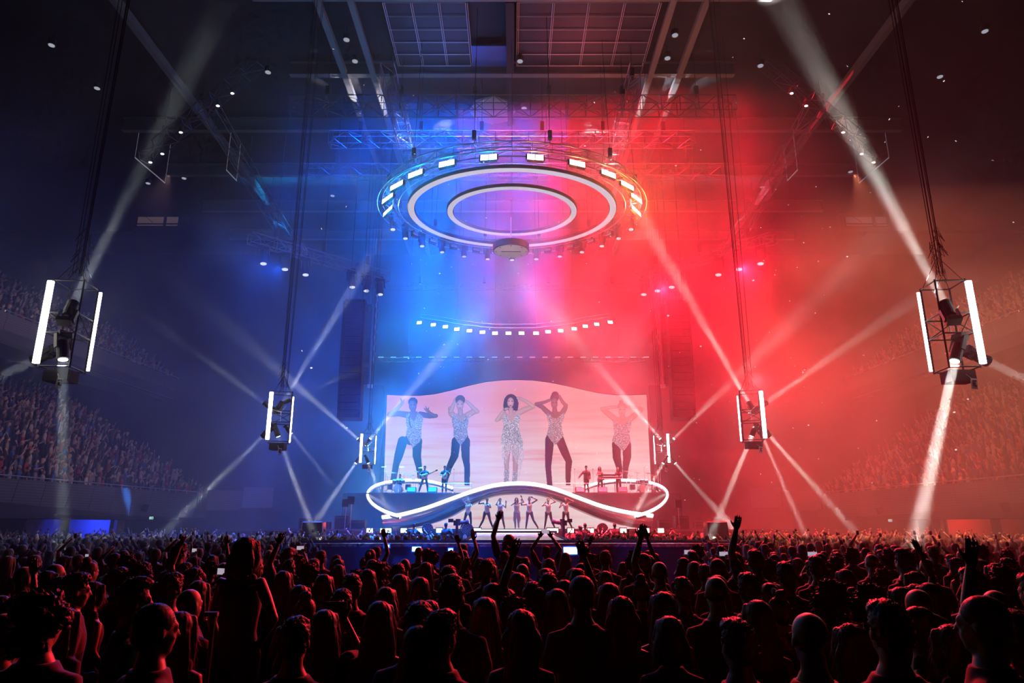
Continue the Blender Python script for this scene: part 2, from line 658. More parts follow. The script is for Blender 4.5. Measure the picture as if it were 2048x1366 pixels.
# under-balcony back walls with lit vomitory openings
UB = mat('underbalcony_wall', (.03, .03, .035), .7, 0, .3, 1)
for s, nm in ((-1, 'left'), (1, 'right')):
    struct('wall_under_balcony_' + nm, MB().box((s * 33.5, 38, 1.3), (.3, 40, 2.6)), UB)
LM = mat('entrance_paint', (.5, .5, .55), .6, 0, .15, 2)
for s, nm, c in ((-1, 'left', (.02, .05, 1)), (1, 'right', (1, .03, .02))):
    y = 44.0 if s < 0 else 40.5
    x = s * 26.0
    r = MB()
    r.box((x + s * 1.2, y + 1.6, 1.25), (2.6, .15, 2.5)).box((x + s * 3.2, y, 1.25), (.15, 3.2, 2.5))
    r.box((x - s * .9, y + 1.2, 1.25), (.2, .9, 2.5))
    o = r.build('door_1' if s < 0 else 'door_2', LM)
    o['kind'] = 'structure'
    wash((x + s * .6, y + .1, 2.4), (.2 * s, 1, -.55), 70 if s < 0 else 45, c, 1.2, .2)
# exit signs
es = thing('exit_sign', 'small lit green exit sign below the left balcony', 'exit sign')
MB().box((0, 0, 0), (.46, .08, .3)).bar((0, 0, .15), (0, 0, .42), .012).build('housing', DARK, es)
MB().box((0, -.045, 0), (.42, .01, .26)).build('sign_face', emat('sign_face', (.55, .9, .85), 1.1), es)
g = MB()
dk = emat('sign_figure', (.02, .2, .12), .5)
g.box((-.09, -.055, .06), (.05, .012, .05)).box((-.08, -.055, 0), (.05, .012, .08)).box((-.12, -.055, -.07), (.03, .012, .07), Matrix.Rotation(.5, 3, 'Y'))
g.box((-.05, -.055, -.07), (.03, .012, .07), Matrix.Rotation(-.5, 3, 'Y')).box((.1, -.055, 0), (.1, .012, .18))
g.build('running_figure', dk, es)
es.scale = (.5, .5, .5)
es.location = at(303, 1036, 38)
es['group'] = 'lit exit signs under the balconies'
dup(es, at(1780, 1041, 38), 0, 'small lit green exit sign below the right balcony')
# projector panel: the blue tinted strip on the left fascia and small wall speakers on both fascias
ws = thing('wall_speaker', 'small black speaker box on the left balcony front, in the blue strip', 'speaker')
MB().box((0, 0, 0), (.34, .22, .42), Matrix.Rotation(.3, 3, 'X')).build('cabinet', DARK, ws)
MB().box((0, .14, .05), (.08, .2, .08)).build('bracket', GREY, ws)
for i, (x, y, Y, lb) in enumerate(((330, 1016, 42.8, ws['label']), (411, 1018, 47.6, 'small black speaker box at the stage end of the left balcony front'),
                                  (1752, 1021, 42.8, 'small black speaker box on the right balcony front, beside a white dot lamp'), (1669, 1022, 47.6, 'small black speaker box at the stage end of the right balcony front'),
                                  (2007, 1014, 33.0, 'small black speaker box on the right balcony front, nearest the picture edge'))):
    p = at(x, y, Y)
    p.x = (-1 if x < 1024 else 1) * (24.1 - (Y - 24) * 2.1 / 25 - .15)
    if i == 0:
        ws.location = p
        ws['group'] = 'speaker boxes on the balcony fronts'
        ws.rotation_euler.z = PI / 2
    else:
        dup(ws, p, (PI / 2 if x < 1024 else -PI / 2), lb)
beam((-17, 30, 16), (-22.9, 41.6, 3.4), 14, (.05, .25, 1), .3, 2.2)
# ================================================================== flown rig
def truss_mb(a, b, w=.5, h=.5, cell=.9, r=.028, g=None, thin=.016):
    """box truss from a to b"""
    g = g or MB()
    a, b = Vector(a), Vector(b)
    d = (b - a)
    ln = d.length
    d.normalize()
    side = d.cross(Vector((0, 0, 1)))
    side = (side if side.length > .1 else Vector((1, 0, 0))).normalized()
    up = side.cross(d).normalized()
    cs = [side * (sx * w / 2) + up * (sz * h / 2) for sx, sz in ((-1, -1), (1, -1), (1, 1), (-1, 1))]
    for c in cs:
        g.bar(a + c, b + c, r)
    n = max(1, round(ln / cell))
    for i in range(n + 1):
        p = a + d * (ln * i / n)
        for k in range(4):
            g.bar(p + cs[k], p + cs[(k + 1) % 4], thin)
        if i < n:
            q = a + d * (ln * (i + 1) / n)
            for k in range(4):
                u_, v_ = (cs[k], cs[(k + 1) % 4]) if (i + k) % 2 else (cs[(k + 1) % 4], cs[k])
                g.bar(p + u_, q + v_, thin)
    return g


def make_truss(a, b, label, group=None, w=.5, h=.5, cell=.9, hang=4, lamps=True, nm='roof_truss'):
    a, b = Vector(a), Vector(b)
    t = thing(nm, label, 'truss', a, 0, group)
    truss_mb((0, 0, 0), b - a, w, h, cell).build('lattice', TRUSS, t)
    for i in range(hang):
        p = (b - a) * ((i + .5) / hang)
        c = MB().bar(p + Vector((0, 0, h / 2)), p + Vector((0, 0, ZC - .03 - a.z - p.z)), .014)
        c.box(p + Vector((0, 0, h / 2 + .5)), (.22, .22, .5))
        c.build('chain_hoist', BLACKM, t)
    return t


make_truss((-12, 32.3, 24.0), (12, 32.3, 24.0), 'long lattice truss across the roof, highest of the three in front of the ring', 'cross trusses over the ring', .7, .9, 1.0, 6)
make_truss((-10.5, 35.0, 23.6), (10.5, 35.0, 23.6), 'long lattice truss across the roof, middle of the three in front of the ring', 'cross trusses over the ring', .6, .8, .95, 6)
make_truss((-13, 38.0, 23.2), (13, 38.0, 23.2), 'long lattice truss across the roof just above the lighting ring, lowest of the three', 'cross trusses over the ring', .6, .8, .95, 6)
for s, nm in ((-1, 'blue-lit left'), (1, 'red-lit right')):
    make_truss((s * 6.4, 30, 24.6), (s * 6.4, 42, 24.6), 'lattice truss running towards the stage under the roof, %s inner one' % nm, 'lengthwise roof trusses', .7, .8, 1.1, 4)
    make_truss((s * 17.6, 34.5, 25.6), (s * 17.6, 52, 23.6), 'lattice truss running towards the stage under the roof, %s outer one' % nm, 'lengthwise roof trusses', 1.0, .6, 2.2, 4)
    # oblique catwalk with small lamps
    pts = [(465, 187, 34), (436, 212, 34.3), (362, 265, 35), (325, 308, 35.6), (301, 325, 36)]
    P = [at(x if s < 0 else 2048 - x, y, Y) for x, y, Y in pts]
    a, b = P[0] + (P[0] - P[-1]) * .3 + Vector((0, 0, .7)), P[-1] + (P[-1] - P[0]) * .1 + Vector((0, 0, .7))
    make_truss(a, b, 'slanting catwalk truss high on the %s side, carrying small lit lamps' % ('left' if s < 0 else 'right'), 'slanting catwalk trusses', .7, .7, 1.2, 3)
    for i, p in enumerate(P):
        t = thing('catwalk_lamp', 'small bright lamp under the slanting %s catwalk, %s from its inner end' % ('left' if s < 0 else 'right', ('first', 'second', 'third', 'fourth', 'fifth')[i]),
                  'stage light', p, 0, 'catwalk lamps')
        MB().lathe([(.05, 0), (.13, .03), (.13, .3), (.06, .38)], 10).bar((0, 0, .38), (0, 0, .55), .03).build('housing', BLACKM, t)
        MB().ellipsoid((0, -.02, -.01), (.1, .08, .04)).build('lens', emat('small_hot_lens', (1, .95, 1), 5), t)
# crossbar light fixtures: slim fluorescent battens on the far side catwalks
for s in (-1, 1):
    for (x0, y0, x1, y1, Y, w) in ((270, 315, 330, 366, 40, 'beside the white beam'), (453, 340, 473, 361, 40, 'between catwalk and lighting ring')):
        if s > 0:
            x0, x1 = 2048 - x0, 2048 - x1
        a, b = at(x0, y0, Y), at(x1, y1, Y + 2)
        t = MB().bar(a, b, .035, 5).bar(a, a + Vector((0, 0, max(.5, ZC - .04 - a.z))), .01).bar(b, b + Vector((0, 0, max(.5, ZC - .04 - b.z))), .01)
        o = t.build('batten_lamp', emat('dim_batten', (.8, .8, .95), .22))
        tag(o, 'slim pale batten lamp high on the %s, %s' % ('left' if s < 0 else 'right', w), 'batten lamp', 'slim batten lamps at the sides')
# side windows of the control rooms
for s, nm in ((-1, 'left'), (1, 'right')):
    a, b = at(1024 + s * 750, 443, 52), at(1024 + s * 665, 443, 52)
    t = thing('control_room_window', 'dim glowing control-room window high at the %s side, below the white beam' % nm, 'window', ((a.x + b.x) / 2, 52, a.z))
    w = abs(a.x - b.x)
    MB().box((0, 0, 0), (w, .1, .9)).box((0, .6, 0), (w + .6, 1.0, 1.6)).box((s * (45 - abs((a.x + b.x) / 2)) / 2, .6, -.9), (45 - abs((a.x + b.x) / 2), 1, .2)).build('frame', WALLM, t)
    MB().box((0, -.07, .1), (w * .95, .02, .55)).box((0, -.07, -.36), (w * .95, .02, .09)).build('pane', emat('dim_room_light', (.5, .34, .36), .12), t)
    MB().box((.35 * w * .5, -.1, 0), (.25, .03, .95)).bar((-w * .3, -.1, .38), (-w * .1, -.1, -.15), .02).build('mullion', WALLM, t)


# moving head lamp: yoke, body, lens; the lens looks down local -Z
def make_head(name='moving_head_lamp', bright=True, s=1.0):
    t = thing(name, 'moving head lamp', 'moving head lamp')
    MB().box((0, 0, .46 * s), (.34 * s, .24 * s, .14 * s)).build('base', DARK, t)
    MB().box((-.19 * s, 0, .25 * s), (.05 * s, .12 * s, .4 * s)).box((.19 * s, 0, .25 * s), (.05 * s, .12 * s, .4 * s)).box((0, 0, .42 * s), (.42 * s, .12 * s, .05 * s)).build('yoke', BLACKM, t)
    h = MB().lathe([(.09 * s, .3 * s), (.13 * s, .26 * s), (.15 * s, .05 * s), (.15 * s, -.18 * s), (.16 * s, -.2 * s), (.16 * s, -.25 * s), (.12 * s, -.25 * s)], 16).build('head', DARK, t)
    MB().lathe([(.115 * s, -.262 * s), (.11 * s, -.275 * s), (.04 * s, -.285 * s)], 16).build('lens', LENS if bright else emat('spill_lens', (.9, .95, 1), .9), h)
    return t


# ------------------------------------------------------------------ the ring
RC = Vector((0, 36, 19.45))
TILT = math.radians(4.2)


def rp(R, a, dz=0.0):
    """point on the tilted ring, a = 0 to the right, 90 deg away from the camera"""
    return RC + Vector((R * math.cos(a), R * math.sin(a) * math.cos(TILT), R * math.sin(a) * math.sin(TILT) + dz))


def torus_mb(R, w, h, n=96, dz=0.0, g=None):
    g = g or MB()
    rr = []
    for i in range(n):
        a = 2 * PI * i / n
        rr.append([rp(R - w / 2, a, dz - h / 2), rp(R + w / 2, a, dz - h / 2), rp(R + w / 2, a, dz + h / 2), rp(R - w / 2, a, dz + h / 2)])
    rr.append(rr[0])
    return g.rings(rr, cap=False)


ring = thing('lighting_ring', 'huge circular lighting ring hung over the stage, blue-lit half and red-lit half', 'lighting ring', (0, 0, 0))
g = MB()
n = 48
for R in (6.75, 7.35):
    for dz in (.25, .75):
        g.tube([rp(R, 2 * PI * i / 96, dz) for i in range(96)], .03, 5, True)
for i in range(n):
    a, b = 2 * PI * i / n, 2 * PI * (i + 1) / n
    for R in (6.75, 7.35):
        g.bar(rp(R, a, .25), rp(R, a, .75), .014)
        g.bar(rp(R, a, .25 if i % 2 else .75), rp(R, b, .75 if i % 2 else .25), .014)
    for dz in (.25, .75):
        g.bar(rp(6.75, a, dz), rp(7.35, a, dz), .014)
        g.bar(rp(6.75, a, dz), rp(7.35, b, dz), .014)
g.build('circular_truss', TRUSS, ring)
MB().tube([rp(7.62, 2 * PI * i / 120, .1) for i in range(120)], .022, 5, True).build('outer_rail', PALE, ring)
MB().tube([rp(6.45, 2 * PI * i / 120, .05) for i in range(120)], .022, 5, True).build('inner_rail', PALE, ring)
c = MB()
for i in range(12):
    a = 2 * PI * (i + .5) / 12
    p = rp(7.05, a, .75)
    c.bar(p, (p.x * .96, p.y, ZC), .014).box(p + Vector((0, 0, .6)), (.2, .2, .45))
c.build('suspension_cables', BLACKM, ring)['kind'] = 'stuff'
# two glowing hoops inside
for R, w, lab in ((5.75, .34, 'wide pale hoop hung inside the lighting ring, larger one'), (3.55, .3, 'pale hoop hung inside the lighting ring, smaller inner one')):
    t = thing('glowing_hoop', lab, 'hoop light', (0, 0, 0), 0, 'glowing hoops')
    torus_mb(R, w, .05, 128, 0).build('light_band', emat('hoop_light', (.88, .82, 1), .72), t)
    torus_mb(R, w + .1, .16, 128, .12).build('hoop_frame', BLACKM, t)
    c = MB()
    for i in range(6):
        p = rp(R, 2 * PI * (i + .5) / 6, .3)
        c.bar(p, (p.x, p.y, ZC), .01)
    c.build('suspension_cables', BLACKM, t)['kind'] = 'stuff'
# blinders on the half of the ring nearest the hall, aimed at the hall
BL = thing('ring_blinder', 'blinder', 'blinder lamp')
for sx in (-1, 1):
    MB().box((sx * .2, 0, 0), (.38, .14, .48)).build('lamp_box', DARK, BL)
MB().box((0, .1, .26), (.5, .05, .05)).bar((0, .1, .26), (0, .1, .5), .025).box((-.43, .03, .1), (.04, .1, .4)).box((.43, .03, .1), (.04, .1, .4)).build('bracket', BLACKM, BL)
for k in range(2):
    MB().box((-.2 + .4 * k, -.078, 0), (.36, .01, .42)).build('reflector', BLIND_B, BL)
BR = dup(BL, (0, 0, 0))
for ch in BR.children:
    if ch.name.startswith('reflector'):
        ch.data = ch.data.copy()
        ch.data.materials[0] = BLIND_R
ordn = ('first', 'second', 'third', 'fourth', 'fifth', 'sixth', 'seventh', 'eighth', 'ninth', 'tenth')
angs = [8, 20, 33, 47, 62, 78]
for s in (-1, 1):
    for i, d in enumerate([81, 63.5, 47, 32, 17, 2]):
        a = math.radians(-90 + s * (90 - d))
        p = rp(7.05, a, .02)
        src = BL if s < 0 else BR
        lab = '%s-lit double blinder on the lighting ring, %s from the colour divide' % ('blue' if s < 0 else 'red', ordn[i])
        o = src if i == 0 else dup(src, p)
        o.location = p
        o.rotation_euler = (math.radians(-26), math.radians(s * (90 - d) * .3), math.radians(s * (90 - d) * .4))
        o['label'] = lab
        o['group'] = 'ring blinders, %s half' % ('blue' if s < 0 else 'red')
        glow(p + Vector((-s * .0, -.45, -.25)), (150 if i < 3 else 190 if s < 0 else 320), (0, .42, 1) if s < 0 else (1, .22, .08) if i < 3 else (1, .28, .04), .12)
# moving heads hanging on the far half, floods between them
MH = make_head('ring_moving_head', False, 1.25)
FL = thing('flood_lamp', 'flood', 'flood lamp')
MB().box((0, 0, 0), (.5, .16, .34)).box((0, .06, .24), (.08, .08, .16)).build('housing', DARK, FL)
MB().box((0, -.085, 0), (.42, .01, .05)).box((0, -.085, .1), (.42, .01, .02)).build('lamp_slot', emat('flood_slot', (.6, .6, .9), .45), FL)
seq = list(range(-6, 7))
for j, k in enumerate(seq):
    a = math.radians(90 - k * 13.2)
    p = rp(7.2, a, -.18)
    lab = 'moving head lamp under the ring, ' + (
        'directly below the hanging disc' if k == 0 else '%s one %s of the hanging disc' % (ordn[abs(k) - 1], 'left' if k < 0 else 'right'))
    o = MH if j == 0 else dup(MH, p)
    o.location = p
    o.rotation_euler = (0, math.radians(k * 1.5), math.radians(k * 10))
    o['label'] = lab
    o['group'] = 'moving heads under the ring'
for j, k in enumerate([-4.5, -3.5, -2.5, -1.5, -.5, .5, 1.5, 2.5, 3.5, 4.5]):
    a = math.radians(90 - k * 13.2)
    p = rp(7.1, a, .02)
    o = FL if j == 0 else dup(FL, p)
    o.location = p
    o.rotation_euler = (0, 0, math.radians(-k * 12))
    o['label'] = 'boxy flood lamp on the ring, in the %s gap %s of the hanging disc' % (ordn[int(abs(k))], 'left' if k < 0 else 'right')
    o['group'] = 'flood lamps on the ring'
# hanging disc
dc = at(1022, 497, 35.5)
disc = thing('hanging_disc', 'round pale disc hanging on a rod in front of the ring far rim', 'hanging disc', dc)
MB().lathe([(.98, -.17), (1.02, -.15), (1.02, .2), (.98, .22)], 40).build('drum', mat('disc_rim', (.14, .1, .16), .4, .6, .15, 5), disc)
mir = mat('disc_face', (.8, .78, .8), .3, .2, .15, 2)
MB().lathe([(.95, -.185), (.95, -.172)], 40).build('face', mir, disc)
glow(dc + Vector((0, -.6, -1.2)), 14, (1, .85, .85), .05)
g = MB()
for i in range(8):
    a = 2 * PI * i / 8
    g.box((.84 * math.cos(a), .84 * math.sin(a), -.19), (.05, .05, .03))
g.box((0, 0, -.19), (1.1, .04, .02)).build('face_bolts', DARK, disc)['kind'] = 'stuff'
MB().bar((0, 0, .2), (0, 0, 1.9), .03, 8).build('rod', PALE, disc)
MB().bar((0, 0, 1.9), (0, 0, ZC - dc.z), .008, 6).build('wire', BLACKM, disc)

# ------------------------------------------------------------------ side trusses with moving heads
for s, nm in ((-1, 'left'), (1, 'right')):
    a, b = Vector((s * 8.3, 43, 18.15)), Vector((s * 15.2, 36.6, 18.2))
    make_truss(a, b, 'lattice truss at the %s of the stage with moving heads hung below' % ('blue-lit left' if s < 0 else 'red-lit right'), 'side stage trusses', .55, .6, .8, 3, nm='side_truss')
    for j, f in enumerate((.06, .17, .28, .62, .76, .90)):
        p = a.lerp(b, f) + Vector((0, 0, -.95))
        o = MH if False else dup(MH, p)
        o.scale = (1.25, 1.25, 1.25)
        o.rotation_euler = (math.radians(-6), math.radians(6 * s), 0)
        o['label'] = 'moving head lamp below the %s side truss, %s from its stage end' % (nm, ordn[j])
        o['group'] = 'moving heads on the side trusses'
    # cable clump between truss and line array
    g = MB()
    for k in range(26):
        p = Vector((s * (8.9 + rng.random() * 2.2), 42.6 - rng.random() * 2, 17.4))
        q = p + Vector((rng.uniform(-.4, .4), rng.uniform(-.3, .3), -rng.uniform(.5, 2.6)))
        g.tube([p, p.lerp(q, .5) + Vector((rng.uniform(-.3, .3), 0, -.3)), q], .015, 4)
        g.bar(p, (p.x, p.y, 18), .012)
    tag(g.build('cable_bundle', mat('cable_rubber', (.05, .05, .06), .4, 0, .2, 9)), 'loose loops of cable hanging above the %s loudspeaker hang' % nm, 'cable', 'cable bundles', 'stuff')


# ------------------------------------------------------------------ line arrays
def line_array(x, y, z_top, n, w, h, d, label, s, curve=0.0, group=None):
    t = thing('line_array', label, 'loudspeaker array', (x, y, z_top), 0, group)
    z, yy, ang = 0.0, 0.0, 0.0
    me = None
    for i in range(n):
        ang = -curve * (i / n) ** 2
        R = Matrix.Rotation(ang, 4, 'X')
        if me is None:
            m = MB().box((0, 0, -h / 2), (w, d, h * .96)).box((-w / 2 + .03, -d * .35, -h / 2), (.08, d * .4, h * .98)).box((w / 2 - .03, -d * .35, -h / 2), (.08, d * .4, h * .98))
            me = m.mesh('cabinet', DARK)
            gm = MB()
            for k in range(4):
                gm.box((0, -d / 2 - .012, -h * (.16 + .22 * k)), (w * .78, .02, h * .1))
            gr = gm.mesh('grille', mat('speaker_grille', (.03, .03, .035), .5, .3, .2, 20))
        o = add('cabinet', me, t)
        o.location = (0, yy, z)
        o.rotation_euler = (ang, 0, 0)
        q = add('grille', gr, o)
        z -= h * math.cos(ang)
        yy += h * math.sin(ang) * -1
    c = MB().box((0, 0, .12), (w * .9, d * .8, .1)).bar((-w * .3, 0, .1), (-w * .3, 0, ZC - z_top), .02).bar((w * .3, 0, .1), (w * .3, 0, ZC - z_top), .02)
    c.build('flying_frame', BLACKM, t)
    return t


for s, nm, cx in ((-1, 'left', 712), (1, 'right', 1353)):
    top, bot = at(cx, 606, 42), at(cx, 838, 42)
    line_array(top.x, 42, top.z, 16, 1.4, (top.z - bot.z) / 16, .8, 'tall black loudspeaker column hanging %s of the stage, wide one' % nm, s, .18, 'flown loudspeaker columns')
    cx2 = 741 if s < 0 else 1324
    top, bot = at(cx2, 615, 45), at(cx2, 770, 45)
    line_array(top.x, 45, top.z, 14, .36, (top.z - bot.z) / 14, .5, 'slim loudspeaker column hanging beside the wide one, %s of the stage' % nm, s, .05, 'flown loudspeaker columns')
    g = MB()
    x = top.x + s * -.1
    for k in range(60):
        a = k * .7
        g.box((x - s * .45 + .05 * math.cos(a), 44.4, 17.8 - k * .085), (.09, .05, .045), Matrix.Rotation(a, 3, 'Z'))
    g.bar((x - s * .45, 44.4, 18), (x - s * .45, 44.4, 12.6), .02)
    tag(g.build('hoist_chain', PALE), 'twisted hoist chain hanging beside the slim loudspeaker column, %s of the stage' % nm, 'chain', 'hoist chains')
    MBx = MB().box((x - s * .2, 44.8, bot.z - .12), (.3, .2, .22)).bar((x - s * .2, 44.8, bot.z), (x - s * .2, 44.8, top.z), .012)
    tag(MBx.build('rigging_weight', PALE), 'small pale rigging block at the foot of the %s slim loudspeaker column' % nm, 'rigging')

# ------------------------------------------------------------------ blinder rows above the screen
mid = make_truss(at(776, 575, 51), at(1290, 575, 51), 'thin straight truss spanning above the stage, over the curved blinder row', None, .35, .3, .7, 4)
px = [839, 867, 891, 914, 939, 965, 990, 1017, 1043, 1072, 1096, 1121, 1148, 1170, 1193, 1220]
py = [646, 650, 654, 659, 662, 665, 667, 667, 667, 667, 664, 662, 658, 653, 649, 645]
pipe = []
SB = dup(BL, (0, 0, 0))
SR = dup(BR, (0, 0, 0))
for i, (x, y) in enumerate(zip(px, py)):
    p = at(x, y, 47.5 - 2.2 * (1 - ((i - 7.5) / 7.5) ** 2))
    pipe.append(p + Vector((0, .12, .42)))
    blue = i < 9
    src = SB if blue else SR
    o = src if i in (0, 9) else dup(src, p)
    o.location = p
    o.scale = (.46, .6, .55)
    o.rotation_euler = (math.radians(-14), 0, math.radians((i - 7.5) * 2))
    k = 8 - i if blue else i - 9
    o['label'] = '%s-lit blinder on the curved row above the screen, %s from the colour divide' % ('blue' if blue else 'red', ordn[k])
    o['group'] = 'blinders of the curved row'
    glow(p + Vector((0, -.3, -.2)), 18, (0, .5, 1) if blue else (1, .3, .25), .08)
cb = thing('curved_lamp_bar', 'curved black bar carrying the row of blinders above the screen', 'lamp bar', (0, 0, 0))
MB().tube(pipe, .04, 6).tube([p + Vector((0, .1, .3)) for p in pipe], .03, 6).build('pipe', BLACKM, cb)
g = MB()
for p in pipe[::3]:
    g.bar(p, (p.x, p.y, ZC - .02), .012)
g.build('suspension_cables', BLACKM, cb)['kind'] = 'stuff'
# lower straight row of slim batten lamps that rake light up and outwards
lb = thing('lamp_bar', 'straight lamp bar above the screen carrying slim battens', 'lamp bar', (0, 0, 0))
p0, p1 = at(762, 714, 50.5), at(1292, 714, 50.5)
truss_mb(p0 + Vector((0, .3, -.15)), p1 + Vector((0, .3, -.15)), .3, .3, .6, .02).build('truss', BLACKM, lb)
g = MB()
for k in range(5):
    p = p0.lerp(p1, (k + .5) / 5)
    g.bar(p, (p.x, p.y + .3, ZC - .02), .012)
g.build('suspension_cables', BLACKM, lb)['kind'] = 'stuff'
BT = thing('batten_lamp', 'b', 'batten lamp')
MB().box((0, 0, -.05), (.42, .14, .1)).build('housing', DARK, BT)
g = MB()
for k in range(6):
    g.box((-.17 + k * .068, -.01, .005), (.05, .1, .01)).box((-.17 + k * .068, -.075, -.04), (.045, .008, .05))
g.build('lamp_cells', emat('batten_cells_b', (.25, .8, 1), 1.4), BT)
BTr = dup(BT, (0, 0, 0))
for ch in BTr.children:
    if ch.name.startswith('lamp_cells'):
        ch.data = ch.data.copy()
        ch.data.materials[0] = emat('batten_cells_r', (1, .62, .72), 1.2)
for i in range(22):
    f = i / 21
    p = p0.lerp(p1, f)
    blue = i < 11
    src = BT if blue else BTr
    o = src if i in (0, 11) else dup(src, p)
    o.location = p
    k = 10 - i if blue else i - 11
    o['label'] = 'slim %s batten on the straight lamp bar, %s from the colour divide' % ('blue' if blue else 'pink', (ordn + ('eleventh',))[k])
    o['group'] = 'battens of the straight lamp bar'
    s = -1 if blue else 1
    if i % 2 == 0 or True:
        beam(p + Vector((0, 0, .06)), p + Vector((s * (.6 + 3.2 * abs(f - .5) * 2), -1.5, 5.2)), 50 if blue else 28, (0, .4, 1) if blue else (1, .25, .35), .3, 12)

# ------------------------------------------------------------------ tube pylons
HEAD = make_head('beam_lamp', True, .62)
HEAD_USED = []


def aim(o, p, tgt):
    o.location = p
    d = (Vector(tgt) - Vector(p)).normalized()
    o.rotation_euler = d.to_track_quat('-Z', 'Y').to_euler()


def head_beam(p, tgt, e, label, spread=2.2, c=COOL, scale=1.0):
    """a head whose lens sits at p and whose light goes towards tgt"""
    p = Vector(p)
    d = (Vector(tgt) - p).normalized()
    o = HEAD if not HEAD_USED else dup(HEAD, (0, 0, 0))
    HEAD_USED.append(o)
    aim(o, p - d * .18 * scale, tgt)
    o.scale = (scale, scale, scale)
    o['label'] = label
    o['group'] = 'beam lamps on the tube towers'
    beam(p + d * .012, tgt, e, c, .145 * scale, spread)
    return o


def pylon(label, A, B, zb, zt, power):
    """tube tower: A and B are the (x, y) of the two lit tubes, zb..zt their height span"""
    A, B = Vector((*A, 0)), Vector((*B, 0))
    c = (A + B) / 2
    t = thing('tube_tower', label, 'light tower', (c.x, c.y, zb), 0, 'hanging tube light towers')
    o_ = Vector((c.x, c.y, zb))
    d = B - A
    nrm = Vector((-d.y, d.x, 0)) * .5
    H = zt - zb
    cs = [A - c, c + nrm - c, B - c, -nrm]
    fr = MB()
    for i, q in enumerate(cs):
        r_ = q.copy()
        fr.bar(r_ + Vector((0, 0, -.08)), r_ + Vector((0, 0, H + .08)), .025)
        for z in (-.05, H * .38, H * .62, H + .05):
            fr.bar(r_ + Vector((0, 0, z)), cs[(i + 1) % 4] + Vector((0, 0, z)), .018)
        fr.bar(r_ + Vector((0, 0, H * .38)), cs[(i + 1) % 4] + Vector((0, 0, H * .62)), .012)
    fr.build('frame', BLACKM, t)
    MB().box((0, 0, -.22), (.55, .4, .26)).build('dimmer_box', DARK, t)
    br = MB().bar((0, 0, H * .62), (.22, -.12, H * .74), .012).bar((0, 0, H * .62), (-.3, -.1, H * .66), .012).bar((0, 0, H * .62), (0, 0, H * .42), .012)
    br.build('bracket', PALE, t)
    for q in (A, B):
        off = (q - c).normalized() * .06
        b0 = q - c + off
        MB().bar(b0 + Vector((0, 0, 0)), b0 + Vector((0, 0, H)), .07 if q is A else .034, 10).build('light_tube', TUBE, t)
    # bridle and cables
    cb_ = MB()
    top = Vector((0, 0, H + .75))
    for q in cs:
        cb_.bar(q + Vector((0, 0, H)), top, .008)
    for k in range(7):
        a = Vector((rng.uniform(-.25, .25), rng.uniform(-.25, .25), 0))
        zt_ = ZC - zb
        cb_.bar(a * .5 + Vector((0, 0, H + .3)), a + Vector((0, 0, zt_)), .01)
    for k in range(18):
        z = H + .1 + rng.random() * 1.3
        a = rng.random() * 6.3
        cb_.tube([(.1 * math.cos(a), .1 * math.sin(a), z), (.22 * math.cos(a + 1), .2 * math.sin(a + 1), z - .25), (.1 * math.cos(a + 2), .1 * math.sin(a + 2), z + .1)], .006, 4)
    cb_.build('cables', BLACKM, t)['kind'] = 'stuff'
    # safety card
    cd = MB().box((.16, -.25, -.42), (.14, .012, .24), Matrix.Rotation(.12, 3, 'Y')).bar((.12, -.25, -.3), (.0, -.15, -.1), .006)
    q = cd.build('safety_card', mat('card_white', (.7, .68, .7), .7, 0, .05, 8), t)
    MB().box((.17, -.262, -.36), (.09, .006, .04)).box((.16, -.262, -.43), (.05, .006, .07)).box((.19, -.262, -.47), (.04, .006, .03)).build('card_print', DARK, q)
    # tube light that reaches the haze and the neighbours
    for q, k in ((A, 1.0), (B, .7)):
        for z in (.2, .5, .8):
            pass
    return t


def two(pa, pb, Ya, Yb):
    a, b = at(*pa, Ya), at(*pb, Yb)
    return a, b


# pixel positions of bottoms and tops of both tubes, with their depths
PY = [
    ('nearest tube tower on the left, two white tubes and four beam lamps', (78, 727), (105, 564), 14.6, (171, 735), 15.3, -1),
    ('middle tube tower on the left, hanging in the blue haze', (537, 879), (545, 785), 25.6, (577, 878), 26.5, -1),
    ('farthest tube tower on the left, beside the big screen', (722, 925), (725, 868), 42.0, (748, 925), 42.9, -1),
    ('nearest tube tower on the right, two white tubes in orange smoke', (1960, 728), (1926, 564), 14.6, (1867, 738), 15.3, 1),
    ('middle tube tower on the right, hanging in the red haze', (1528, 876), (1518, 783), 25.6, (1485, 878), 26.5, 1),
    ('farthest tube tower on the right, beside the big screen', (1337, 925), (1333, 868), 42.0, (1312, 925), 42.9, 1),
]
for lab, a0, a1, Ya, b0, Yb, s in PY:
    A, At, B = at(*a0, Ya), at(*a1, Ya), at(*b0, Yb)
    pylon(lab, (A.x, A.y), (B.x, B.y), A.z, At.z, 1)
near, midt, far = 15.0, 26.5, 43.0
NL, ML, FL_ = ('nearest left tube tower', 'middle left tube tower', 'farthest left tube tower')
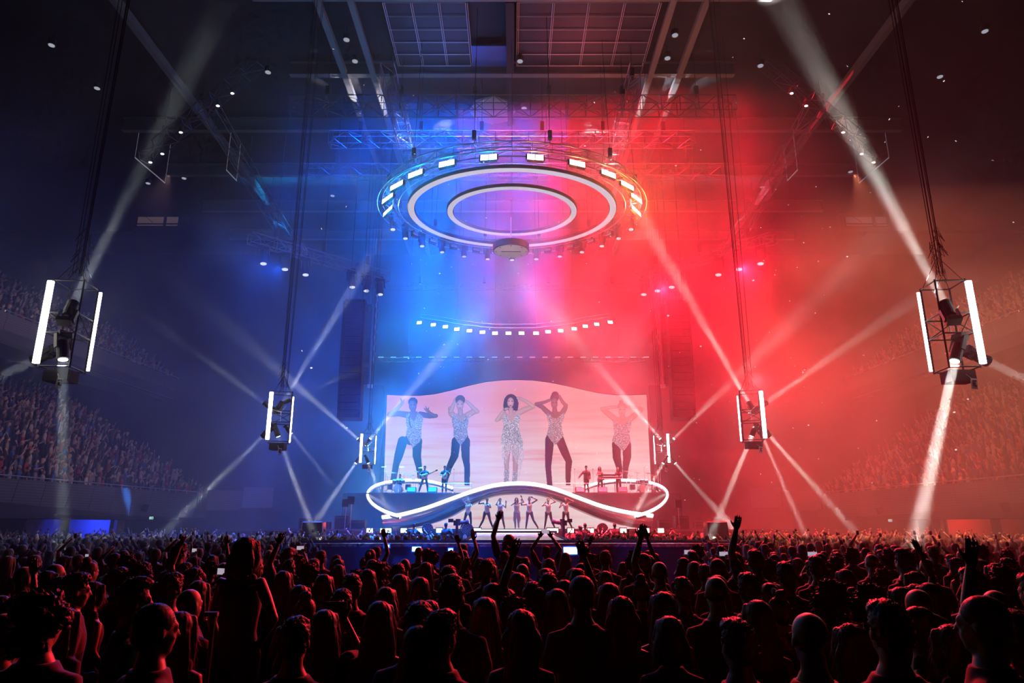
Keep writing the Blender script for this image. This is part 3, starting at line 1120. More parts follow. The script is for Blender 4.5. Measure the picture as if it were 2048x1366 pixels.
hb = [
    (148, 605, near - .3, (420, 60, near + 8), 7, NL + ', top lamp sending a beam up', 1.35),
    (126, 721, near - .3, (124, 1010, near - .6), 7, NL + ', bottom lamp sending a beam down', 1.35),
    (66, 722, near + .5, (-120, 810, near + 1), 5, NL + ', bottom outer lamp', 1.35),
    (565, 804, midt, (705, 575, midt + 4), 12, ML + ', upper right lamp', 1.1),
    (529, 806, midt, (330, 660, midt + 3), 4, ML + ', upper left lamp', 1.1),
    (524, 874, midt, (410, 985, midt + 1), 7, ML + ', lower left lamp', 1.1),
    (557, 874, midt, (622, 1052, midt + 1), 12, ML + ', lower right lamp', 1.1),
    (583, 868, midt + 2, (690, 1000, midt + 3), 4, ML + ', lower rear lamp', .9),
    (580, 800, midt + 2, (760, 720, midt + 6), 4, ML + ', upper rear lamp', .9),
    (715, 877, far - 1, (540, 725, far - 3), 16, FL_ + ', upper left lamp', 1.1),
    (741, 877, far - 1, (900, 690, far - 3), 26, FL_ + ', upper right lamp', 1.1),
    (711, 927, far - 1, (632, 1042, far - 2), 26, FL_ + ', lower left lamp', 1.1),
    (737, 927, far - 1, (785, 1045, far - 1), 26, FL_ + ', lower right lamp', 1.1),
]
MIR = {4: (1533, 805, 1720, 660), 3: (1497, 804, 1365, 575), 5: (1540, 873, 1640, 985), 6: (1503, 873, 1430, 1050),
       7: (1482, 868, 1385, 985), 8: (1484, 812, 1330, 730)}
for i, (x, y, Y, (tx, ty, tY), e, lab, sc) in enumerate(hb):
    head_beam(at(x, y, Y), at(tx, ty, tY), e * (3.5 if Y < 20 else 4.5 if Y < 30 else 4), lab, 4.5 if Y < 40 else 8, COOL, sc)
RB = [
    (1888, 605, near - .3, (1620, 110, near + 8), 20, 'nearest right tube tower, top lamp sending a beam up', 1.35),
    (1909, 724, near - .3, (1832, 1075, near - .6), 22, 'nearest right tube tower, bottom lamp sending a beam down', 1.35),
    (1978, 724, near + .5, (2200, 830, near + 1), 6, 'nearest right tube tower, bottom outer lamp', 1.35),
    (1497, 804, midt, (1365, 575, midt + 4), 16, 'middle right tube tower, upper left lamp', 1.1),
    (1533, 805, midt, (1740, 660, midt + 3), 5, 'middle right tube tower, upper right lamp', 1.1),
    (1540, 873, midt, (1640, 985, midt + 1), 9, 'middle right tube tower, lower right lamp', 1.1),
    (1503, 873, midt, (1430, 1050, midt + 1), 12, 'middle right tube tower, lower left lamp', 1.1),
    (1526, 876, midt + 1, (1585, 1010, midt + 2), 5, 'middle right tube tower, lower rear lamp', .9),
    (1320, 877, far - 1, (1160, 690, far - 3), 26, 'farthest right tube tower, upper left lamp', 1.1),
    (1348, 877, far - 1, (1590, 640, far - 8), 15, 'farthest right tube tower, upper right lamp', 1.1),
    (1326, 927, far - 1, (1258, 1045, far - 1), 26, 'farthest right tube tower, lower left lamp', 1.1),
    (1351, 927, far - 1, (1462, 1052, far - 2), 30, 'farthest right tube tower, lower right lamp', 1.1),
]
for x, y, Y, (tx, ty, tY), e, lab, sc in RB:
    head_beam(at(x, y, Y), at(tx, ty, tY), e * (6 if Y < 20 else 4.5 if Y < 30 else 4), lab, 4.5 if Y < 40 else 8, (1, .9, .84) if Y < 20 else (1, .93, .9), sc)
for o in HEAD_USED:
    o['label'] = 'small beam lamp on the ' + o['label'].replace('small beam lamp on the ', '')
# point lights added inside the farthest towers to brighten the haze beside the screen
for x, y, e, c in ((733, 900, 150, (.35, .8, 1)), (1325, 900, 110, (1, .72, .8))):
    glow(at(x, y, 42.4), e, c, .04)
# ================================================================== stage
STZ = 1.92
STM = mat('stage_gloss_black', (.02, .02, .024), .25, 0, .3, 3)
st = thing('stage_platform', 'long black stage platform the dancers stand on', 'stage', (0, 0, 0))
MB().box((0, 46.2, STZ / 2 - .02), (34, 11, STZ - .04)).build('deck', STM, st)
MB().box((0, 40.66, STZ - .06), (34, .06, .1)).build('front_edge', GREY, st)
g = MB()
for i in range(18):
    g.box((-16.5 + i * 1.94, 40.68, STZ / 2 - .1), (1.8, .05, STZ * .7))
g.build('front_panels', mat('stage_skirt', (.03, .03, .035), .7, 0, .3, 4), st)['kind'] = 'stuff'
# steps with white nosings
WHN = emat('step_light', (1, .97, .95), 1.6)
fs = thing('front_steps', 'white-edged steps at the centre of the stage front, under the singer', 'steps', (0.2, 40.3, 0))
for k, (w, z, y) in enumerate(((4.7, STZ - .02, .1), (4.35, STZ - .2, -.35))):
    q = MB().box((0, y, z - .3), (w, .7, .58)).build('step', STM, fs)
    MB().box((0, y - .36, z - .03), (w, .03, .07)).build('step_edge_light', WHN, q)
# runway towards the audience
RWM, nt, b = nodes_of('silver_runway')
tc = nt.nodes.new('ShaderNodeTexCoord')
vo = nt.nodes.new('ShaderNodeTexVoronoi')
vo.inputs['Scale'].default_value = 9
nt.links.new(tc.outputs['Object'], vo.inputs['Vector'])
r = nt.nodes.new('ShaderNodeMapRange')
r.inputs[3].default_value, r.inputs[4].default_value = .12, .75
nt.links.new(vo.outputs['Color'], r.inputs[0])
nt.links.new(r.outputs[0], b.inputs['Base Color'])
b.inputs['Metallic'].default_value = .75
b.inputs['Roughness'].default_value = .3
bp_ = nt.nodes.new('ShaderNodeBump')
bp_.inputs['Strength'].default_value = .8
nt.links.new(vo.outputs['Distance'], bp_.inputs['Height'])
nt.links.new(bp_.outputs[0], b.inputs['Normal'])
rw = thing('runway', 'glittering silver runway running from the stage into the audience', 'runway', (0.15, 0, 0))
MB().add([(-2.1, 39.55, 1.56), (2.1, 39.55, 1.56), (1.65, 23.4, 1.56), (-1.65, 23.4, 1.56), (-2.1, 39.55, 1.64), (2.1, 39.55, 1.64), (1.65, 23.4, 1.64), (-1.65, 23.4, 1.64)],
         [(0, 1, 2, 3), (7, 6, 5, 4), (0, 4, 5, 1), (1, 5, 6, 2), (2, 6, 7, 3), (3, 7, 4, 0)]).build('deck', RWM, rw)
g = MB()
for i in range(9):
    y = 24 + i * 1.9
    for s in (-1, 1):
        g.box((s * 1.5, y, .78), (.08, .08, 1.56))
    g.box((0, y, 1.45), (3.1, .06, .08))
g.build('support_frame', BLACKM, rw)['kind'] = 'stuff'
for s in (-1, 1):
    g = MB()
    g.bar((s * 2.15, 39.5, 1.66), (s * 1.7, 23.4, 1.66), .05)
    g.build('side_strip', BLACKM, rw)
cr = thing('cross_runway', 'silver cross runway at the audience end of the long runway', 'runway', (0, 0, 0))
MB().box((.15, 22.7, 1.55), (13.6, 1.4, .1)).build('deck', RWM, cr)
MB().box((.15, 22.7, .75), (13.4, 1.2, 1.5)).build('skirt', mat('runway_skirt', (.05, .05, .06), .6, 0, .2, 5), cr)
MB().bar((-6.6, 21.95, 1.66), (6.9, 21.95, 1.66), .045).build('blue_edge_rail', mat('edge_rail', (.1, .12, .2), .4, .5, .1, 4), cr)
# ladder-like light strip on the left of the runway
ls = thing('keyboard_strip', 'black and white barred strip beside the left edge of the runway', 'stage trim', (0, 0, 0))
a, b_ = at(940, 1082, 30), at(972, 1069, 37)
a.z = b_.z = 1.35
MB().bar(a, b_, .09).build('base_bar', DARK, ls)
g = MB()
for i in range(14):
    p = a.lerp(b_, i / 14)
    g.box(p + Vector((0, 0, .14)), (.22, .16, .3))
g.build('white_bars', mat('white_bar', (.7, .7, .7), .5, 0, .1, 4), ls)['kind'] = 'stuff'

# stage front blinders at floor level
SF_B = [740, 772, 808, 845, 879, 951]
SF_R = [1105, 1141, 1176, 1246, 1287, 1321]
for c, xs in ((-1, SF_B), (1, SF_R)):
    xs = list(reversed(xs)) if c < 0 else xs
    for i, x in enumerate(xs):
        p = at(x, 1061, 40.45)
        w = .62 if i % 2 == 0 else .34
        t = thing('stage_edge_lamp', '%s lamp on the stage front edge, %s out from the steps' % ('blue' if c < 0 else 'red', ordn[i]), 'blinder lamp', p, 0,
                  '%s lamps along the stage edge' % ('blue' if c < 0 else 'red'))
        MB().box((0, 0, 0), (w + .08, .2, .34)).box((0, 0, -.2), (.2, .16, .1)).build('housing', DARK, t)
        MB().box((0, -.105, 0), (w, .012, .22)).build('reflector', BLIND_B if c < 0 else BLIND_R, t)
        glow(p + Vector((0, -.35, 0)), 34, (0, .25, 1) if c < 0 else (1, .09, .03), .08)
# pit floods turned to the hall
for (x, y, Y, w, lab) in ((834, 1098, 21.4, .26, 'blue flood lamp on the cross runway front, left one near the middle'), (902, 1099, 21.4, .13, 'small blue flood lamp on the cross runway front, next to the silhouetted raised arm'),
                          (1140, 1101, 21.3, .40, 'large blue flood lamp on the cross runway front, right one'), (775, 1092, 21.5, .15, 'blue flood lamp at the left end of the cross runway')):
    p = at(x, y, Y)
    t = thing('pit_flood_lamp', lab, 'flood lamp', p, 0, 'blue floods in the pit')
    MB().box((0, 0, 0), (w + .06, .22, w * .5 + .06)).build('housing', DARK, t)
    MB().box((0, -.115, 0), (w, .012, w * .5)).build('reflector', emat('pit_blue', (.35, .75, 1), 5), t)
    MB().bar((0, .05, -.1), (0, .05, -(p.z - .02)), .03).build('stand', BLACKM, t)
    glow(p + Vector((0, -.25, 0)), 130 if w > .3 else 70, (0, .08, 1), .03)

# ------------------------------------------------------------------ screens
SCM = bpy.data.materials.new('screen_picture')
SCM.use_nodes = True
nt = SCM.node_tree
nt.nodes.clear()
N, L = nt.nodes.new, nt.links.new
o_ = N('ShaderNodeOutputMaterial')
e_ = N('ShaderNodeEmission')
tc = N('ShaderNodeTexCoord')
sp = N('ShaderNodeSeparateXYZ')
L(tc.outputs['Object'], sp.inputs[0])
cmb = N('ShaderNodeCombineXYZ')
m1 = N('ShaderNodeMath')
m1.operation = 'MULTIPLY'
m1.inputs[1].default_value = .05
L(sp.outputs[0], m1.inputs[0])
L(m1.outputs[0], cmb.inputs[0])
L(sp.outputs[2], cmb.inputs[2])
nz = N('ShaderNodeTexNoise')
nz.inputs['Scale'].default_value = 2.2
nz.inputs['Detail'].default_value = 3
L(cmb.outputs[0], nz.inputs['Vector'])
rp_ = N('ShaderNodeValToRGB')
rp_.color_ramp.elements[0].position = .3
rp_.color_ramp.elements[0].color = (.86, .42, .46, 1)
rp_.color_ramp.elements[1].position = .62
rp_.color_ramp.elements[1].color = (.95, .86, .86, 1)
x_ = rp_.color_ramp.elements.new(.45)
x_.color = (.93, .72, .74, 1)
L(nz.outputs[0], rp_.inputs[0])
# redder towards the top edge of the picture: part of the video
rp2 = N('ShaderNodeMapRange')
rp2.inputs[1].default_value, rp2.inputs[2].default_value = 2.6, 7.2
rp2.inputs[3].default_value, rp2.inputs[4].default_value = 0, .9
L(sp.outputs[2], rp2.inputs[0])
mx = N('ShaderNodeMix')
mx.data_type = 'RGBA'
L(rp2.outputs[0], mx.inputs[0])
L(rp_.outputs[0], mx.inputs[6])
mx.inputs[7].default_value = (.95, .34, .30, 1)
L(mx.outputs[2], e_.inputs[0])
e_.inputs[1].default_value = SCR_E
L(e_.outputs[0], o_.inputs[0])
MATS['screen_picture'] = SCM

YS = 52.0
cr_ = lambda x, y: (700 + x / 3.083, 720 + y / 3.083)
top_px = [(228, 215), (330, 221), (430, 221), (520, 212), (620, 190), (730, 160), (840, 136), (940, 126), (1035, 124), (1130, 127), (1230, 140), (1330, 160), (1430, 184),
          (1530, 205), (1630, 217), (1730, 218), (1828, 214)]
sc = thing('video_screen', 'huge pale pink video screen with a wavy top edge showing the singer and four dancers', 'video screen', (0, YS, 4.0))
base = Vector((0, YS, 4.0))
tp = [at(*cr_(x, y), YS) - base for x, y in top_px]
bot_l, bot_r = at(*cr_(209, 770), YS) - base, at(*cr_(1857, 770), YS) - base
vs_, fs_ = [], []
for q in tp:
    f = (q.x - tp[0].x) / (tp[-1].x - tp[0].x)
    bx_ = bot_l.x + (bot_r.x - bot_l.x) * f
    vs_ += [(q.x, 0, q.z), (bx_, 0, bot_l.z - 1.2)]
n = len(tp)
for i in range(n - 1):
    fs_.append((2 * i, 2 * i + 1, 2 * i + 3, 2 * i + 2))
pic = MB().add(vs_, fs_).build('display_surface', SCM, sc)
SCM.cycles.emission_sampling = 'NONE'
vb, fb = [], []
for (x, y, z) in vs_:
    vb += [(x * 1.004, .05, z + (.06 if z > 0 else 0)), (x * 1.004, .45, z + (.06 if z > 0 else 0))]
for i in range(n - 1):
    a0, b0, a1, b1 = 4 * i, 4 * i + 2, 4 * i + 4, 4 * i + 6
    fb += [(a0, b0, b1, a1), (a0 + 1, a1 + 1, b1 + 1, b0 + 1), (a0, a1, a1 + 1, a0 + 1)]
MB().add(vb, fb).build('back_frame', DARK, sc)
# tall side masking flats of the screen
for s, nm in ((-1, 'left'), (1, 'right')):
    xx = tp[0].x if s < 0 else tp[-1].x
    o = MB().box((xx + s * .75, YS + .4, (STZ + base.z + tp[0].z) / 2 + .4), (.9, .3, base.z + tp[0].z - STZ + .8)).box((xx + s * .75, YS + .9, 3.2), (1.2, .9, 2.6)).build('masking_flat', mat('masking_cloth', (.06, .05, .06), .9, 0, .2, 2))
    tag(o, 'tall dark masking flat against the %s edge of the big screen' % nm, 'stage flat', 'masking flats')


# figures of the video picture, painted into a fine grid of LED tiles just in front of the screen
def sd_cap(X, Y, a, b, ra, rb):
    ax, ay = a
    bx, by = b
    dx, dy = bx - ax, by - ay
    t = np.clip(((X - ax) * dx + (Y - ay) * dy) / (dx * dx + dy * dy + 1e-9), 0, 1)
    return np.hypot(X - ax - t * dx, Y - ay - t * dy) - (ra + (rb - ra) * t)


def sd_chain(X, Y, pts):
    d = None
    for (x0, y0, r0), (x1, y1, r1) in zip(pts, pts[1:]):
        q = sd_cap(X, Y, (x0, y0), (x1, y1), r0, r1)
        d = q if d is None else np.minimum(d, q)
    return d


def inside(X, Y, poly):
    c = np.zeros(X.shape, bool)
    n = len(poly)
    for i in range(n):
        x0, y0 = poly[i]
        x1, y1 = poly[(i + 1) % n]
        if y0 == y1:
            continue
        c ^= ((Y < y0) != (Y < y1)) & (X < (x1 - x0) * (Y - y0) / (y1 - y0) + x0)
    return c


def led_figure(name, box, layers, seed):
    """box in crop pixels; layers: list of (kind, shape, colour, style)"""
    x0, y0, x1, y1 = box
    st_ = 2.2
    nx, ny = int((x1 - x0) / st_), int((y1 - y0) / st_)
    gx = x0 + (np.arange(nx) + .5) * st_
    gy = y0 + (np.arange(ny) + .5) * st_
    GX, GY = np.meshgrid(gx, gy)
    R = np.random.RandomState(seed)
    col = np.zeros((ny, nx, 3))
    on = np.zeros((ny, nx), bool)
    for kind, shape, c, style in layers:
        if kind == 'cap':
            d = sd_chain(GX, GY, shape)
            m = d < 0
        elif kind == 'ell':
            cx, cy, rx, ry, an = shape
            ca, sa = math.cos(an), math.sin(an)
            u = (GX - cx) * ca + (GY - cy) * sa
            v = -(GX - cx) * sa + (GY - cy) * ca
            d = (np.hypot(u / rx, v / ry) - 1) * min(rx, ry)
            m = d < 0
        else:
            m = inside(GX, GY, shape)
            d = None
        cc = np.array(c, float)
        sh = np.ones((ny, nx))
        if style == 'skin' and d is not None:
            sh = .72 + .42 * np.clip(-d / 12, 0, 1)
        if style == 'seq':
            sh = R.choice([.15, .45, .7, 1.0, 2.2], size=(ny, nx), p=[.25, .3, .22, .13, .1])
        if style == 'fringe':
            k = (np.sin(GX * .9) + np.sin(GX * 2.3 + GY * .05)) > -.1
            m = m & (k | (R.rand(ny, nx) < .15))
            sh = R.choice([.5, .9, 1.5], size=(ny, nx), p=[.4, .4, .2])
        if style == 'fade':
            f = np.clip((760 - GY) / 90, 0, 1)
            m = m & (R.rand(ny, nx) < .35 + .65 * f)
        col[m] = (cc[None, :] * sh[m][:, None])
        on |= m
    ys, xs = np.nonzero(on)
    vs, fs, cl = [], [], []
    h = st_ / 2
    for j, i in zip(ys, xs):
        k = len(vs)
        for dx, dy in ((-h, h), (h, h), (h, -h), (-h, -h)):
            p = at(*cr_(gx[i] + dx, gy[j] + dy), YS - .05) - base
            vs.append((p.x, -.05, p.z))
        fs.append((k, k + 1, k + 2, k + 3))
        cl += [(*col[j, i], 1)] * 4
    me = bpy.data.meshes.new(name)
    me.from_pydata(vs, [], fs)
    ca = me.color_attributes.new('tint', 'FLOAT_COLOR', 'CORNER')
    ca.data.foreach_set('color', np.array(cl, np.float32).ravel())
    me.materials.append(LEDF)
    return add(name, me, sc)


LEDF = bpy.data.materials.new('screen_figure')
LEDF.use_nodes = True
nt = LEDF.node_tree
nt.nodes.clear()
o_ = nt.nodes.new('ShaderNodeOutputMaterial')
e_ = nt.nodes.new('ShaderNodeEmission')
a_ = nt.nodes.new('ShaderNodeAttribute')
a_.attribute_name = 'tint'
nt.links.new(a_.outputs['Color'], e_.inputs[0])
e_.inputs[1].default_value = SCR_E
nt.links.new(e_.outputs[0], o_.inputs[0])
LEDF.cycles.emission_sampling = 'NONE'

TI = (.012, .012, .02)      # black tights
SQ = (.50, .48, .53)        # silver sequins
led_figure('dancer_picture', (225, 225, 545, 770), [
    ('cap', [(352, 338, 20), (300, 330, 17), (243, 338, 15)], (.16, .08, .07), 'skin'), ('cap', [(243, 338, 14), (290, 300, 12), (322, 268, 9)], (.22, .12, .11), 'skin'),
    ('cap', [(322, 268, 9), (318, 250, 6), (312, 238, 3)], (.3, .18, .16), 'skin'), ('cap', [(326, 264, 8), (334, 246, 4)], (.3, .18, .16), 'skin'),
    ('cap', [(435, 335, 18), (490, 345, 16), (530, 345, 12)], (.12, .07, .07), 'skin'), ('cap', [(528, 346, 11), (495, 330, 10), (478, 312, 9)], (.22, .14, .13), 'skin'),
    ('cap', [(478, 312, 8), (470, 295, 3), (465, 285, 2)], (.3, .2, .2), 'skin'), ('cap', [(480, 312, 8), (486, 292, 2)], (.3, .2, .2), 'skin'), ('cap', [(476, 314, 8), (456, 298, 2)], (.3, .2, .2), 'skin'),
    ('cap', [(325, 500, 30), (300, 590, 27), (285, 640, 20), (262, 770, 18)], TI, ''), ('cap', [(415, 500, 30), (412, 590, 26), (425, 660, 19), (440, 770, 17)], TI, ''),
    ('cap', [(370, 490, 34), (395, 490, 34)], TI, ''),
    ('poly', [(345, 335), (372, 322), (415, 322), (448, 345), (450, 372), (441, 420), (440, 470), (434, 500), (386, 542), (352, 478), (345, 455), (352, 420), (345, 380)], SQ, 'seq'),
    ('cap', [(390, 335, 18), (390, 300, 15)], (.17, .09, .08), 'skin'), ('poly', [(365, 318), (418, 318), (400, 372), (388, 378), (372, 350)], (.17, .09, .08), ''),
    ('cap', [(366, 350, 4), (368, 400, 4), (380, 420, 2)], (.03, .02, .03), ''),
    ('ell', (388, 258, 29, 27, 0), (.02, .015, .03), ''), ('ell', (387, 283, 24, 33, 0), (.2, .11, .09), 'skin'), ('ell', (376, 276, 5, 3, 0), (.02, .01, .02), ''), ('ell', (398, 276, 5, 3, 0), (.02, .01, .02), ''),
    ('ell', (387, 300, 8, 3, 0), (.25, .05, .06), ''), ('ell', (387, 287, 3, 8, 0), (.3, .18, .15), '')], 1)
led_figure('dancer_picture', (575, 215, 800, 775), [
    ('cap', [(640, 345, 18), (625, 330, 18), (618, 300, 14)], (.55, .32, .28), 'skin'), ('cap', [(622, 315, 14), (640, 270, 11), (652, 240, 9)], (.6, .36, .32), 'skin'),
    ('cap', [(725, 340, 19), (760, 320, 18), (783, 318, 13)], (.55, .32, .28), 'skin'), ('cap', [(784, 318, 13), (745, 280, 12), (715, 252, 9)], (.6, .36, .32), 'skin'),
    ('cap', [(655, 500, 28), (645, 590, 24), (612, 660, 18), (580, 770, 15)], TI, ''), ('cap', [(712, 500, 28), (712, 590, 25), (722, 660, 18), (722, 772, 16)], TI, ''), ('cap', [(668, 478, 28), (702, 478, 28)], TI, ''),
    ('poly', [(625, 345), (655, 335), (710, 335), (735, 350), (730, 395), (722, 425), (727, 465), (700, 505), (682, 525), (664, 505), (636, 465), (640, 425), (630, 395)], SQ, 'seq'),
    ('poly', [(648, 330), (716, 330), (700, 372), (664, 372)], (.5, .3, .27), ''), ('cap', [(682, 335, 16), (680, 300, 14)], (.5, .3, .27), 'skin'),
    ('ell', (680, 246, 30, 30, 0), (.10, .06, .09), ''), ('ell', (678, 278, 22, 32, 0), (.58, .36, .31), 'skin'), ('ell', (668, 272, 5, 3, 0), (.06, .03, .05), ''), ('ell', (689, 272, 5, 3, 0), (.06, .03, .05), ''),
    ('ell', (678, 296, 7, 3, 0), (.45, .1, .12), '')], 2)
led_figure('singer_picture', (890, 205, 1145, 775), [
    ('cap', [(1030, 330, 19), (1080, 305, 17), (1128, 288, 13)], (.62, .38, .32), 'skin'), ('cap', [(1130, 286, 13), (1085, 255, 11), (1040, 233, 9)], (.66, .42, .36), 'skin'), ('cap', [(1040, 233, 8), (1022, 232, 4)], (.66, .42, .36), 'skin'),
    ('cap', [(950, 335, 17), (920, 360, 14), (905, 372, 12)], (.6, .36, .3), 'skin'), ('cap', [(906, 372, 12), (935, 330, 11), (962, 300, 9)], (.66, .42, .36), 'skin'),
    ('cap', [(970, 540, 22), (965, 640, 15), (968, 690, 13)], (.55, .33, .30), 'skin'), ('cap', [(1022, 540, 23), (1020, 640, 16), (1018, 700, 14)], (.50, .30, .28), 'skin'),
    ('cap', [(966, 690, 16), (962, 775, 14)], (.6, .58, .62), 'seq'), ('cap', [(1018, 700, 16), (1012, 775, 14)], (.6, .58, .62), 'seq'),
    ('ell', (992, 262, 44, 52, 0), (.015, .01, .02), ''), ('cap', [(1018, 270, 22), (1022, 300, 14)], (.015, .01, .02), ''), ('cap', [(962, 280, 18), (956, 305, 9)], (.015, .01, .02), ''),
    ('cap', [(994, 340, 17), (992, 305, 15)], (.6, .36, .31), 'skin'), ('poly', [(945, 345), (965, 330), (1020, 330), (1048, 340), (1050, 365), (1038, 400), (1048, 450), (1066, 500), (1064, 560), (1020, 520), (985, 525), (930, 515), (934, 470), (948, 410), (940, 370)], (.72, .70, .72), 'seq'),
    ('poly', [(965, 330), (1020, 330), (1005, 375), (990, 385)], (.62, .38, .33), ''),
    ('poly', [(930, 510), (1066, 510), (1070, 600), (1050, 700), (1036, 740), (1030, 640), (990, 560), (955, 640), (936, 600)], (.74, .72, .76), 'fringe'),
    ('ell', (990, 262, 20, 31, .05), (.68, .42, .36), 'skin'), ('ell', (980, 254, 5, 3, 0), (.05, .02, .03), ''), ('ell', (999, 254, 5, 3, 0), (.05, .02, .03), ''), ('ell', (989, 281, 7, 4, 0), (.45, .08, .08), ''),
    ('cap', [(978, 290, 6), (955, 310, 4)], (.05, .05, .06), ''), ('cap', [(958, 302, 8), (972, 298, 6)], (.66, .42, .36), 'skin')], 3)
led_figure('dancer_picture', (1135, 190, 1375, 775), [
    ('cap', [(1222, 325, 17), (1185, 290, 14), (1148, 272, 11)], (.22, .10, .10), 'skin'), ('cap', [(1148, 272, 11), (1195, 262, 10), (1238, 245, 9)], (.26, .12, .12), 'skin'),
    ('cap', [(1310, 325, 17), (1325, 300, 15), (1332, 280, 12)], (.22, .10, .10), 'skin'), ('cap', [(1330, 280, 12), (1308, 255, 11), (1290, 222, 9)], (.26, .12, .12), 'skin'),
    ('cap', [(1232, 490, 28), (1225, 590, 23), (1222, 660, 18), (1232, 775, 16)], TI, ''), ('cap', [(1292, 490, 28), (1325, 570, 25), (1350, 625, 20), (1345, 690, 17), (1345, 775, 14)], TI, ''), ('cap', [(1240, 470, 28), (1285, 470, 28)], TI, ''),
    ('poly', [(1214, 325), (1240, 345), (1290, 345), (1322, 322), (1322, 350), (1308, 395), (1306, 430), (1318, 462), (1290, 500), (1265, 525), (1242, 500), (1212, 460), (1224, 425), (1222, 385), (1214, 350)], SQ, 'seq'),
    ('poly', [(1225, 318), (1310, 318), (1290, 352), (1265, 362), (1242, 352)], (.22, .10, .10), ''), ('cap', [(1265, 330, 17), (1262, 300, 14)], (.22, .10, .10), 'skin'),
    ('ell', (1265, 212, 22, 18, 0), (.05, .02, .04), ''), ('ell', (1262, 232, 27, 24, 0), (.05, .02, .04), ''), ('ell', (1260, 268, 21, 33, 0), (.25, .12, .11), 'skin'),
    ('ell', (1251, 262, 5, 3, 0), (.03, .01, .02), ''), ('ell', (1270, 262, 5, 3, 0), (.03, .01, .02), ''), ('ell', (1260, 287, 7, 3, 0), (.3, .06, .07), '')], 4)
led_figure('dancer_picture', (1538, 245, 1815, 735), [
    ('cap', [(1632, 362, 19), (1590, 330, 17), (1556, 304, 13)], (.5, .22, .19), 'skin'), ('cap', [(1556, 302, 13), (1605, 292, 11), (1645, 290, 9)], (.55, .26, .22), 'skin'),
    ('cap', [(1730, 362, 19), (1768, 330, 17), (1798, 304, 13)], (.5, .22, .19), 'skin'), ('cap', [(1798, 302, 13), (1752, 292, 11), (1710, 290, 9)], (.55, .26, .22), 'skin'),
    ('cap', [(1643, 520, 28), (1645, 600, 25), (1662, 670, 18), (1662, 735, 14)], TI, ''), ('cap', [(1705, 520, 28), (1708, 600, 25), (1698, 670, 18), (1696, 735, 14)], TI, ''), ('cap', [(1652, 505, 28), (1700, 505, 28)], TI, ''),
    ('poly', [(1620, 365), (1645, 375), (1710, 375), (1738, 362), (1735, 400), (1722, 450), (1732, 500), (1705, 540), (1682, 565), (1660, 540), (1615, 497), (1630, 450), (1622, 400)], (.5, .44, .5), 'seq'),
    ('poly', [(1632, 350), (1726, 350), (1700, 392), (1680, 400), (1658, 392)], (.52, .22, .19), ''), ('cap', [(1680, 355, 17), (1678, 330, 15)], (.5, .22, .19), 'skin'),
    ('ell', (1672, 258, 14, 12, 0), (.3, .16, .16), ''), ('ell', (1677, 286, 29, 24, 0), (.3, .16, .16), ''), ('ell', (1677, 312, 23, 34, 0), (.58, .28, .24), 'skin'),
    ('ell', (1667, 306, 5, 3, 0), (.12, .05, .07), ''), ('ell', (1688, 306, 5, 3, 0), (.12, .05, .07), ''), ('ell', (1677, 330, 8, 4, 0), (.6, .12, .14), '')], 5)

# lower screen under the arch
YL = 45.6
lo = thing('video_screen', 'lower pale pink video screen under the arch, behind the dancers', 'video screen', (0, YL, STZ))
b0 = Vector((0, YL, STZ))
arch = [(800, 1056), (850, 1047), (900, 1029), (950, 1002), (1000, 986), (1035, 983), (1080, 986), (1120, 996), (1160, 1016), (1210, 1034), (1270, 1050), (1300, 1056)]
vs_ = []
for x, y in arch:
    p = at(x, y, YL) - b0
    vs_ += [(p.x, 0, p.z + .25), (p.x, 0, 0.0)]
fs_ = [(2 * i, 2 * i + 1, 2 * i + 3, 2 * i + 2) for i in range(len(arch) - 1)]
SCL = SCM.copy()
SCL.name = 'lower_screen_picture'
for n_ in SCL.node_tree.nodes:
    if n_.type == 'MAP_RANGE':
        n_.inputs[1].default_value, n_.inputs[2].default_value = 1.6, 3.0
        n_.inputs[4].default_value = .5
    if n_.type == 'EMISSION':
        n_.inputs[1].default_value = SCR_E * 1.05
MB().add(vs_, fs_).build('display_surface', SCL, lo)
vb, fb = [], []
for x, y, z in vs_:
    vb += [(x, .04, z), (x, .3, z)]
for i in range(len(arch) - 1):
    a0, b0_, a1, b1 = 4 * i, 4 * i + 2, 4 * i + 4, 4 * i + 6
    fb += [(a0, b0_, b1, a1), (a0 + 1, a1 + 1, b1 + 1, b0_ + 1), (a0, a1, a1 + 1, a0 + 1)]
MB().add(vb, fb).build('back_frame', DARK, lo)

# ------------------------------------------------------------------ the wave: curved bridge over the dancers
wave = thing('wave_arch', 'curved wave-shaped bridge with a glowing white top strip over the dancers', 'arch', (0, 0, 0))
TOPL = [(764, 1036), (800, 1031), (850, 1018), (900, 1000), (945, 984), (990, 972), (1035, 968), (1075, 971), (1115, 981), (1160, 998), (1205, 1014), (1255, 1026), (1306, 1033)]
FAC = [(768, 1054), (800, 1052), (850, 1042), (900, 1022), (945, 1001), (990, 986), (1035, 981), (1075, 984), (1115, 994), (1160, 1011), (1205, 1029), (1255, 1044), (1304, 1052)]
UND = [(772, 1060), (800, 1058), (850, 1050), (900, 1033), (945, 1008), (990, 991), (1035, 987), (1075, 989), (1115, 1000), (1160, 1020), (1205, 1038), (1255, 1052), (1302, 1059)]


def smooth_line(P, Y, m=6):
    pts = [at(x, y, Y) for x, y in P]
    out_ = []
    for i in range(len(pts) - 1):
        p0, p1, p2, p3 = pts[max(i - 1, 0)], pts[i], pts[i + 1], pts[min(i + 2, len(pts) - 1)]
        for k in range(m):
            t = k / m
            out_.append(.5 * ((2 * p1) + (p2 - p0) * t + (2 * p0 - 5 * p1 + 4 * p2 - p3) * t * t + (3 * p1 - p0 - 3 * p2 + p3) * t ** 3))
    out_.append(pts[-1])
    return out_


